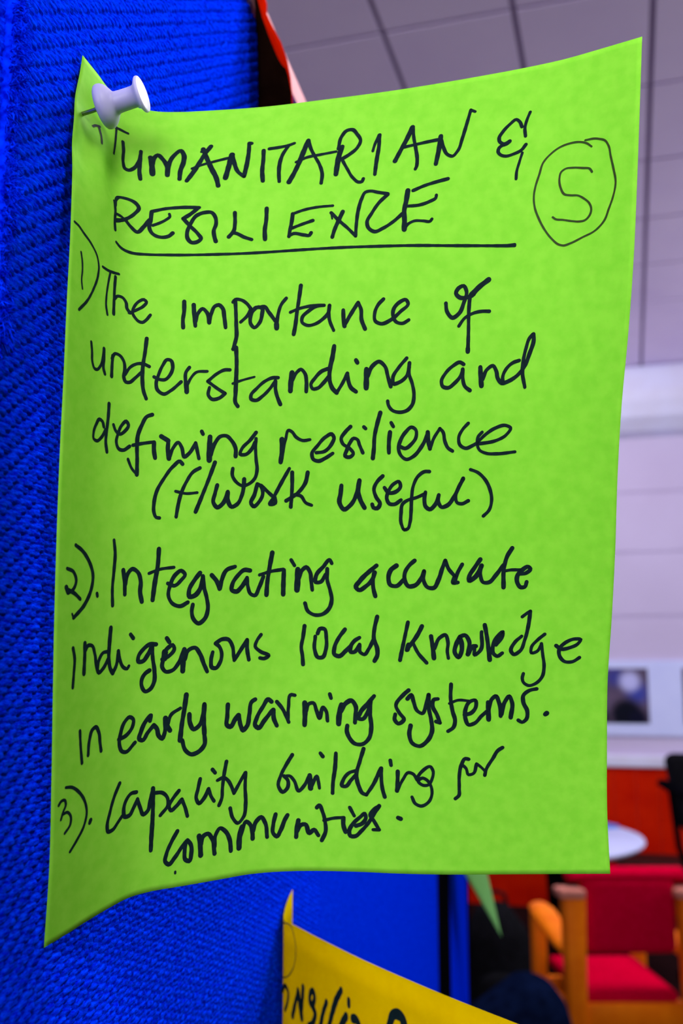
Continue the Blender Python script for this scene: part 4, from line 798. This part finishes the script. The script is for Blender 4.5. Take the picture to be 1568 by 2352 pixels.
0.93 97.44,160.71 96.06,162.04 94.15,165.19 95.02,166.93 96.23,168.66 94.66,169.82 93.79,168.80 93.97,167.35
0.93 97.11,163.06 98.14,161.93 98.67,163.51 99.88,166.32 100.91,166.81 101.96,164.44 102.64,161.72
1.01 102.64,161.72 102.65,165.12 103.33,168.69 103.48,171.57 102.26,174.14 100.18,175.66 98.45,175.02 97.59,172.54 97.95,170.19
0.93 105.06,162.70 104.03,162.92 103.69,164.72 104.72,166.84 105.57,169.15
1.01 105.57,169.15 104.53,168.83
0.94 108.40,158.63 108.34,162.76 108.85,165.99 109.46,168.49 109.00,170.31 107.62,171.36
0.65 107.99,163.85 110.23,162.89 112.97,163.00
0.94 111.94,166.81 113.65,166.23 114.85,164.41 114.67,162.79 113.31,163.17 112.11,165.54 112.11,167.71 112.95,169.50 114.32,169.11 116.38,166.91 117.58,165.81
1.09 117.91,163.27 118.02,165.80 118.08,167.97
0.94 118.09,165.44 119.09,162.17 119.77,161.62 120.80,163.60 121.14,167.03
1.01 121.31,166.49 122.15,163.22 123.32,161.59 124.01,163.21 123.68,167.37
0.94 130.20,159.55 128.52,159.92 126.86,161.37 126.88,163.18 127.90,165.71 127.56,167.89 126.55,168.62 125.60,168.08
1.23 132.45,166.44 132.79,166.15
""",
"item3": """
0.66 4.32,177.53 6.05,177.89 8.53,179.67 10.31,182.19 10.96,184.92 10.05,187.90 8.04,190.20 6.01,192.07
0.58 2.17,180.89 2.84,180.22 4.03,180.22 4.39,181.23 3.57,182.70 2.93,184.20
0.59 3.58,183.18 4.77,183.03 5.99,184.36 5.86,186.03 4.21,187.47
0.87 12.19,187.11 11.93,187.65
0.84 20.77,181.30 19.33,183.75 17.90,187.51 17.20,190.42 17.49,191.72 18.79,191.79 20.37,190.52 21.63,189.38
0.92 25.48,184.85 24.10,184.78 22.55,186.19 21.94,188.41 22.28,189.88 23.54,190.04 24.75,188.49 25.79,186.70
0.88 25.79,186.57 26.56,188.93 27.48,190.77 28.50,190.14 29.20,187.50 29.92,184.71
1.00 29.92,184.71 29.95,188.73 29.87,192.86 29.70,196.99 29.68,200.16
0.84 30.66,185.93 32.42,186.17 33.75,187.57 33.91,189.26 31.90,191.80
0.89 36.81,186.07 35.36,187.73 34.21,189.85 34.66,190.88 35.97,190.04 37.57,188.40
0.90 37.57,188.40 38.48,190.62 39.10,192.82
0.91 42.42,183.76 41.84,186.24 41.41,188.74 42.16,189.97 43.34,188.98 44.66,186.59
0.86 44.66,186.59 45.41,188.69 46.17,189.93
0.86 45.68,181.73 46.42,182.68
0.86 49.44,180.12 48.79,183.49 48.36,187.16 48.23,189.44 47.50,191.20
0.81 47.01,184.70 48.79,184.20 49.84,185.05 50.74,186.61 51.50,188.60
0.87 51.50,188.60 52.68,186.59 54.45,183.63
0.87 54.60,183.64 54.47,187.40 54.65,191.78 54.11,195.19 52.65,196.57 51.28,195.06 50.49,192.34
0.88 66.94,179.53 65.34,182.17 63.88,185.09 63.30,187.71 64.48,189.36 65.65,188.35 65.78,186.29 64.76,185.10
0.83 64.76,185.25 66.22,185.12 67.39,186.31 68.71,189.11 70.02,187.78 71.47,184.80
1.24 71.53,184.94 71.77,188.35
0.83 71.92,188.05 73.51,185.20 73.81,186.52 74.10,188.30
0.95 74.33,178.95 74.97,179.81
0.95 78.40,178.78 78.17,182.80 77.64,186.69 77.53,189.52
0.89 83.48,183.26 82.03,183.78 80.28,185.96 79.99,187.46 80.86,187.57 82.32,185.86 83.77,184.14
0.96 85.66,177.16 84.65,180.65 83.77,184.29 84.35,187.24 85.50,189.27 86.37,189.53
0.90 86.37,189.53 88.12,186.73 90.16,182.10
0.90 90.30,182.09 90.29,185.39 90.57,187.77 91.14,189.84
0.84 92.62,179.85 92.82,181.19
1.02 94.56,182.74 94.49,185.45 94.33,188.01
0.78 94.48,187.86 95.94,184.78 97.39,182.91 98.40,183.17 99.69,184.92
0.78 99.40,184.63 100.56,182.78 103.16,181.18 103.67,182.07 103.43,184.49 102.56,186.03 101.12,186.23 99.83,185.07 100.99,184.27 101.99,184.69 103.00,186.01 103.41,188.42 102.53,190.71 100.51,191.89 99.07,191.28 98.22,189.50
0.85 112.91,178.83 112.06,178.69 111.05,180.38 110.47,183.72 110.45,186.75 110.29,188.87 109.42,189.65
0.79 111.19,180.37 112.19,181.27 112.90,183.07 114.04,182.76 114.90,180.17
0.73 114.91,180.02 116.04,180.92 117.18,182.13
0.85 117.03,183.19 117.32,181.82 119.17,178.47 120.45,176.34 121.58,175.57
0.95 36.54,196.27 35.02,198.89 33.82,201.82 33.61,203.60 34.51,204.42 36.04,202.94 37.71,200.65 38.69,199.39
0.96 38.98,199.15 38.62,201.63 39.00,203.95 39.90,204.37 40.41,202.47 40.19,200.17 39.26,198.90
1.19 42.32,198.31 42.69,200.63 42.93,203.37
1.03 42.84,200.66 43.51,198.48 44.68,198.09 45.75,199.39 46.62,203.54
0.98 46.56,201.81 46.77,198.69 47.91,197.14 49.27,198.07 50.52,200.42 50.96,203.53
1.39 53.86,197.77 53.18,200.28 53.11,203.17
0.99 53.88,198.35 54.87,196.46 55.77,197.15 56.55,199.27 56.68,201.18
0.99 56.70,199.29 57.53,196.74 58.83,195.68 59.88,197.22 60.48,201.08
1.00 62.63,195.18 62.08,197.65 62.13,200.30 63.01,201.08 64.00,199.51 65.13,196.59 65.76,195.49
1.07 68.62,196.95 68.21,199.31 68.09,201.38
1.01 68.36,199.91 69.36,198.14 70.37,197.99 71.55,200.36 72.70,199.46 73.86,200.93
0.95 73.39,193.51 73.97,192.90 74.99,194.81 75.58,197.18 75.73,199.86 74.74,202.26
0.84 75.29,196.89 77.89,196.21 80.49,195.97
1.02 80.34,196.12 80.34,197.92 80.92,199.84
0.90 82.02,193.19 83.17,195.38
0.96 83.60,198.06 85.19,197.38 86.20,195.53 85.92,194.65 84.76,195.60 82.88,197.49 81.87,199.63 82.15,200.82 83.16,200.93 85.18,199.18 86.92,196.99 88.67,193.89 89.69,192.33
0.90 89.69,192.33 88.09,193.62 87.36,194.87 88.36,196.61 89.64,198.79
0.90 89.64,198.79 88.06,198.88
1.15 94.57,195.29 95.23,195.56
0.50 36.33,206.49 36.34,206.92
""",}
YINK = """
1.68 1.74,27.42 4.69,24.42 7.70,26.36 7.06,29.92 4.80,33.43
2.24 11.99,33.60 14.49,28.23 16.97,23.24
2.80 16.97,23.24 19.16,28.61 20.47,31.86
2.38 21.55,20.71 20.80,26.51 20.05,31.65
2.38 30.85,25.39 27.68,23.99 28.05,20.98 30.40,19.71 31.59,21.33 30.46,25.50 32.03,26.67 30.52,30.61 26.59,33.03
2.24 41.37,20.63 38.83,24.78 36.26,30.87
2.52 52.56,13.65 48.81,18.02 46.03,22.79 42.86,29.58
2.10 58.04,15.57 58.03,17.09
2.52 56.20,21.36 52.89,24.87 51.21,27.17
2.80 60.71,20.87 63.21,20.47 65.06,22.03 64.74,23.89
3.08 83.64,17.98 84.75,14.85 86.10,12.79 88.20,11.95 90.75,12.11 92.24,13.93 91.70,15.73
0.49 0.94,1.35 10.04,1.17 14.56,8.04 13.37,14.08 6.86,20.44 0.98,22.27
"""
GU, GV = 25, 13
G = np.array([[int(x) for x in t.split(',')] for t in PAPER.split()], float).reshape(GU, GV, 3) / 1e5 + np.array([0, 0, EYE])
def grid_eval(G, u, v):
    """bicubic Catmull-Rom on the control grid; u, v arrays in 0..1"""
    def axis(n, t):
        x = np.clip(t, 0, 1) * (n - 1); i = np.minimum(np.floor(x).astype(int), n - 2); return i, x - i
    E = np.empty((GU + 2, GV + 2, 3)); E[1:-1, 1:-1] = G
    E[0, 1:-1] = 2 * G[0] - G[1]; E[-1, 1:-1] = 2 * G[-1] - G[-2]
    E[:, 0] = 2 * E[:, 1] - E[:, 2]; E[:, -1] = 2 * E[:, -2] - E[:, -3]
    i, f = axis(GU, u); j, h = axis(GV, v)
    rows = [cr1(E[i + a, j], E[i + a, j + 1], E[i + a, j + 2], E[i + a, j + 3], h[:, None]) for a in range(4)]
    return cr1(*rows, f[:, None])
PW, PH_ = 148.0, 210.5
def crease(u, v):
    """dents pressed into the sheet around the pin (metres along its normal)"""
    x, y = u * PW, v * PH_
    g = lambda cx, cy, sx_, sy_: np.exp(-((x - cx) / sx_) ** 2 - ((y - cy) / sy_) ** 2)
    return 2.2 * (-0.0008 * g(6.0, 13.0, 5, 5) + 0.0007 * g(10.5, 22, 6, 9) - 0.0008 * g(5, 27, 4, 6) - 0.0009 * g(17, 27, 5, 7) + 0.0006 * g(11, 36, 6, 9)
            - 0.0005 * g(20, 52, 5, 12))
def note_point(u, v, off=0.0):
    u = np.asarray(u, float); v = np.asarray(v, float); e = 1e-3
    p = grid_eval(G, u, v)
    du = grid_eval(G, np.clip(u + e, 0, 1), v) - grid_eval(G, np.clip(u - e, 0, 1), v)
    dv = grid_eval(G, u, np.clip(v + e, 0, 1)) - grid_eval(G, u, np.clip(v - e, 0, 1))
    n = np.cross(dv, du); n /= np.linalg.norm(n, axis=1)[:, None]
    return p + n * (off + crease(u, v))[:, None]
NUF, NVF = 121, 145
uu, vv = np.meshgrid(np.linspace(0, 1, NUF), np.linspace(0, 1, NVF), indexing='ij')
PT = note_point(uu.ravel(), vv.ravel())
fl = []
for i in range(NUF - 1):
    for j in range(NVF - 1):
        a_ = i * NVF + j; fl.append((a_, a_ + 1, a_ + NVF + 1, a_ + NVF))
on = Vector(PT[0])
note = mk('paper_note', PT, fl, M['green'], origin=on)
sm = note.modifiers.new('thickness', 'SOLIDIFY'); sm.thickness = 0.00012; sm.offset = -1
tag(note, 'large bright green note with black handwritten list pinned to the blue board', 'note')

def smooth_stroke(pts, step):
    p = [np.array(q, float) for q in pts]
    if len(p) == 1: p = [p[0], p[0] + 0.05]
    P = [2 * p[0] - p[1]] + p + [2 * p[-1] - p[-2]]; out = []
    for k in range(len(p) - 1):
        a, b, c, d = P[k], P[k + 1], P[k + 2], P[k + 3]
        # centripetal-like: limit tangents by segment length
        L = np.linalg.norm(c - b) + 1e-9
        la, ld = np.linalg.norm(b - a) + 1e-9, np.linalg.norm(d - c) + 1e-9
        m0 = ((c - b) / L * la + (b - a) / la * L) / (la + L) * L
        m1 = ((d - c) / ld * L + (c - b) / L * ld) / (ld + L) * L
        n = max(2, int(L / step))
        for f in np.linspace(0, 1, n, endpoint=False):
            out.append((2 * f**3 - 3 * f**2 + 1) * b + (f**3 - 2 * f**2 + f) * m0 + (-2 * f**3 + 3 * f**2) * c + (f**3 - f**2) * m1)
    out.append(p[-1]); return np.array(out)
def ribbon_2d(line, verts, faces, step=0.35, seed=0):
    """one pen stroke -> flat ribbon with round ends, in sheet millimetres"""
    t = line.split(); w0 = float(t[0]); pts = [tuple(map(float, q.split(','))) for q in t[1:]]
    c = smooth_stroke(pts, step); r_ = random.Random(seed); n = len(c)
    tan = np.gradient(c, axis=0); tan /= (np.linalg.norm(tan, axis=1)[:, None] + 1e-9)
    nor = np.stack([-tan[:, 1], tan[:, 0]], 1)
    ph = r_.uniform(0, 6)
    hw = np.array([w0 * 0.56 * (1 + 0.07 * math.sin(i * 0.21 + ph) + 0.04 * math.sin(i * 0.9 + ph * 2)) for i in range(n)])
    b = len(verts)
    for i in range(n):
        verts.append(c[i] - nor[i] * hw[i]); verts.append(c[i] + nor[i] * hw[i])
    for i in range(n - 1): faces.append((b + 2 * i, b + 2 * i + 1, b + 2 * i + 3, b + 2 * i + 2))
    # round joins at the ends and sharp turns
    joins = [0, n - 1] + [i for i in range(1, n - 1) if np.dot(tan[i - 1], tan[i + 1]) < 0.75]
    for i in joins:
        k0 = len(verts); verts.append(c[i])
        for k in range(12): verts.append(c[i] + hw[i] * 0.98 * np.array([math.cos(k * math.pi / 6), math.sin(k * math.pi / 6)]))
        for k in range(12): faces.append((k0, k0 + 1 + k, k0 + 1 + (k + 1) % 12))
def write(key, name, m, lab):
    v2, f2 = [], []
    for i, ln in enumerate(INK[key].strip().split('\n')): ribbon_2d(ln, v2, f2, seed=i)
    v2 = np.array(v2)
    p = note_point(v2[:, 0] / PW, v2[:, 1] / PH_, 0.00007)
    o = mk(name, p, f2, m, origin=on, parent=note)
    o['label'] = lab
write('heading', 'heading_text', M['ink'], 'black heading Humanitarian & Resilience')
write('underline', 'underline', M['ink'], 'black line under the heading')
write('circled', 'circled_number', M['thinink'], 'thin circled figure 5')
write('item1', 'list_item', M['ink'], 'first list item about understanding and defining resilience')
write('item2', 'list_item', M['ink'], 'second list item about indigenous local knowledge')
write('item3', 'list_item', M['ink'], 'third list item about capacity building')

# ------------------------------------------------------------------ push pin
pin_hit = Vector(note_point(np.array([0.055]), np.array([0.064]))[0])
ax = (NB + ZU * 0.215).normalized()
PIN_TIP = Vector((-0.06051, 0.23055, 1.74060))
base_ = PIN_TIP
pn = thing('push_pin', base_, 'white plastic push pin through the top left corner of the green note', 'push pin')
k_ = 0.001
prof = [(0, 0.0), (0.0, 4.5), (0.12, 5.0), (0.45, 5.4), (1.0, 5.55), (1.7, 5.45), (2.4, 5.05), (3.0, 4.45), (3.5, 3.75), (3.9, 3.15), (4.25, 2.8), (4.7, 2.66), (6.0, 2.6), (8.0, 2.58), (9.3, 2.62), (9.75, 2.78), (10.1, 3.15),
        (10.4, 3.7), (10.7, 4.2), (10.95, 4.42), (11.25, 4.46), (11.5, 4.36), (11.62, 4.1), (11.66, 0.0)]
bm = bmesh.new(); lathe(bm, [(t * k_, r * k_) for t, r in prof], base_, ax, 64)
bm_obj('grip', bm, M['pin'], base_, pn, smooth=True, auto=False)
bm = bmesh.new(); lathe(bm, [(-0.0125, 0.00002), (-0.011, 0.00035), (-0.009, 0.00055), (0.0003, 0.00055)], base_, ax, 16)
bm_obj('needle', bm, M['needle'], base_, pn, smooth=True)

# ------------------------------------------------------------------ other notes on the board
def sheet(name, cols, m, label, cat, nz=24, group=None, th=0.00015):
    """cols: list of (top point, bottom point) along the sheet; smooth-interpolated"""
    tops = np.array([c[0] for c in cols]); bots = np.array([c[1] for c in cols]); n = len(cols); F2 = 10
    def interp(A):
        out = []
        P = np.vstack([2 * A[0] - A[1], A, 2 * A[-1] - A[-2]])
        for k in range(n - 1):
            for f in np.linspace(0, 1, F2, endpoint=False): out.append(cr1(P[k], P[k + 1], P[k + 2], P[k + 3], f))
        out.append(A[-1]); return np.array(out)
    T_, B_ = interp(tops), interp(bots); nu = len(T_)
    v = np.linspace(0, 1, nz)
    X = T_[:, None] * (1 - v)[None, :, None] + B_[:, None] * v[None, :, None]
    f = []
    for i in range(nu - 1):
        for j in range(nz - 1):
            a_ = i * nz + j; f.append((a_, a_ + 1, a_ + nz + 1, a_ + nz))
    o = mk(name, X.reshape(-1, 3), f, m, origin=Vector(T_[0]))
    s_ = o.modifiers.new('thickness', 'SOLIDIFY'); s_.thickness = th; s_.offset = 0
    tag(o, label, cat, group)
    return o, T_, B_
# yellow note: folded flap held on the board, main sheet swinging out toward the viewer
YZ = 1.5026; YH = 0.21
def ycol(x, y, dz=0.0): return (np.array([x, y, YZ + dz]), np.array([x, y, YZ - YH + dz]))
f0 = bp(sY(0.4425), 0.0009, 0); f1 = bp(sY(0.4360), 0.0010, 0); f2_ = bp(sY(0.4295), 0.0012, 0)
Fp = Vector((-0.0242, 0.4250)); Ep = Vector((0.0573, 0.2908))
def ymain(t, wob=0.0):
    d = (Ep - Fp); n = Vector((d.y, -d.x)).normalized(); return Fp + d * t + n * (0.004 * math.sin(t * math.pi) )
ycols = [ycol(f0.x, f0.y, 0.0075), ycol(f1.x, f1.y, 0.0055), ycol(f2_.x, f2_.y, 0.0022)]
for t in (0.02, 0.10, 0.25, 0.45, 0.7, 0.9, 1.0):
    p = ymain(t); ycols.append(ycol(p.x, p.y, 0.0))
yn, yT, yB = sheet('paper_note', ycols, M['yellow'], 'yellow note with black handwriting pinned below the green note', 'note')
# writing on the yellow note: strokes in (mm along the sheet from the fold, mm below the top edge)
v2, f2 = [], []
for i, ln in enumerate(YINK.strip().split('\n')): ribbon_2d(ln, v2, f2, step=0.5, seed=i)
YL = (Ep - Fp).length
pv = []
for x, y in v2:
    p = ymain(x / 1000 / YL); d = (ymain(x / 1000 / YL + 0.01) - ymain(x / 1000 / YL - 0.01)).normalized()
    n = Vector((d.y, -d.x)); n = n if n.dot(-p) > 0 else -n
    pv.append((p.x + n.x * 0.0003, p.y + n.y * 0.0003, YZ - y / 1000))
yo = Vector(yn.location)
mk('handwriting', pv, f2, M['darkink'], origin=yo, parent=yn)

# orange note above: its free side curls out from the board and shows its hollow back
oc_ = []
def zlev(z, bow):
    """plan curve of the orange sheet at height z; bow = how far the free side swings out"""
    pts_ = []
    for Y_, d_ in ((0.388, 0.0010), (0.384, 0.0014), (0.378, 0.0022), (0.372, 0.0032)): pts_.append(bp(sY(Y_), d_, z))
    pts_.append(bp(sY(0.3650), 0.0032 + bow * 0.18, z))
    pts_.append(bp(sY(0.3640), 0.0032 + bow * 0.45, z))
    pts_.append(bp(sY(0.3660), 0.0032 + bow * 0.75, z))
    pts_.append(bp(sY(0.3700), 0.0032 + bow * 1.0, z))
    return pts_
zs = np.linspace(1.885, 1.70, 24)
def flap(bow_of, ds=0.0, far=True):
    vv_, rows_ = [], []
    for z in zs:
        P_ = [np.array(p) for p in zlev(z, bow_of(z))]
        if not far: P_ = P_[3:]
        P_ = [p - np.array(SB) * ds for p in P_]
        E_ = [2 * P_[0] - P_[1]] + P_ + [2 * P_[-1] - P_[-2]]; row = []
        for a_ in range(len(P_) - 1):
            for f in np.linspace(0, 1, 8, endpoint=False): row.append(cr1(E_[a_], E_[a_ + 1], E_[a_ + 2], E_[a_ + 3], f))
        row.append(P_[-1]); rows_.append(row)
    nr = len(rows_[0]); ff_ = []
    for r_ in rows_: vv_ += r_
    for i in range(len(rows_) - 1):
        for j in range(nr - 1):
            a_ = i * nr + j; ff_.append((a_, a_ + 1, a_ + nr + 1, a_ + nr))
    return vv_, ff_
BOW_O = ([1.70, 1.80, 1.827, 1.838, 1.848, 1.855, 1.862, 1.868, 1.874, 1.885], [0.0168, 0.0158, 0.0146, 0.0134, 0.0114, 0.0086, 0.0050, 0.0024, 0.0008, 0.0002])
BOW_SHADE = ([1.70, 1.80, 1.829, 1.839, 1.847, 1.855, 1.862, 1.868, 1.874, 1.885], [0.0166, 0.0155, 0.0143, 0.0124, 0.0096, 0.0066, 0.0036, 0.0016, 0.0005, 0.0001])  # outline of the painted shade inside the orange curl
vv_, ff_ = flap(lambda z: float(np.interp(z, *BOW_SHADE)), 0.0014, False)
blk = mk('card', vv_, ff_, M['blackcard'], origin=Vector(vv_[0]))  # dark sheet shaped like the shade in the curl, added in its stead
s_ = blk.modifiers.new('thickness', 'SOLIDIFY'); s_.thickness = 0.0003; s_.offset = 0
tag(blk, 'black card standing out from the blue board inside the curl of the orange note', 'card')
vv_, ff_ = flap(lambda z: float(np.interp(z, *BOW_O)))
orn = mk('paper_note', vv_, ff_, M['orange'], origin=Vector(vv_[0]))
s_ = orn.modifiers.new('thickness', 'SOLIDIFY'); s_.thickness = 0.00015; s_.offset = 0
tag(orn, 'orange note curling off the top of the blue board above the green note', 'note')
# pale green note hanging off the far end of the board, one corner down
Tq, Lq, Rq = (np.array(p) for p in ((0.1802, 1.1825, 1.3086), (0.0839, 0.9925, 1.4484), (0.1301, 1.1001, 1.5031)))
Dq = Lq + Rq - Tq
Dq = Dq + np.array(NB) * max(0.0, 0.004 - float((Vector(Dq) - P0).dot(NB)))
Lq = Lq + np.array(NB) * max(0.0, 0.003 - float((Vector(Lq) - P0).dot(NB)))
pc = []
for t in np.linspace(0, 1, 6):
    bend = np.array(NB) * (0.012 * math.sin(t * math.pi))
    pc.append((Rq * (1 - t) + Dq * t + bend, Tq * (1 - t) + Lq * t))
sheet('paper_note', pc, M['palegreen'], 'pale green note whose pointed corner hangs off the far end of the board', 'note')
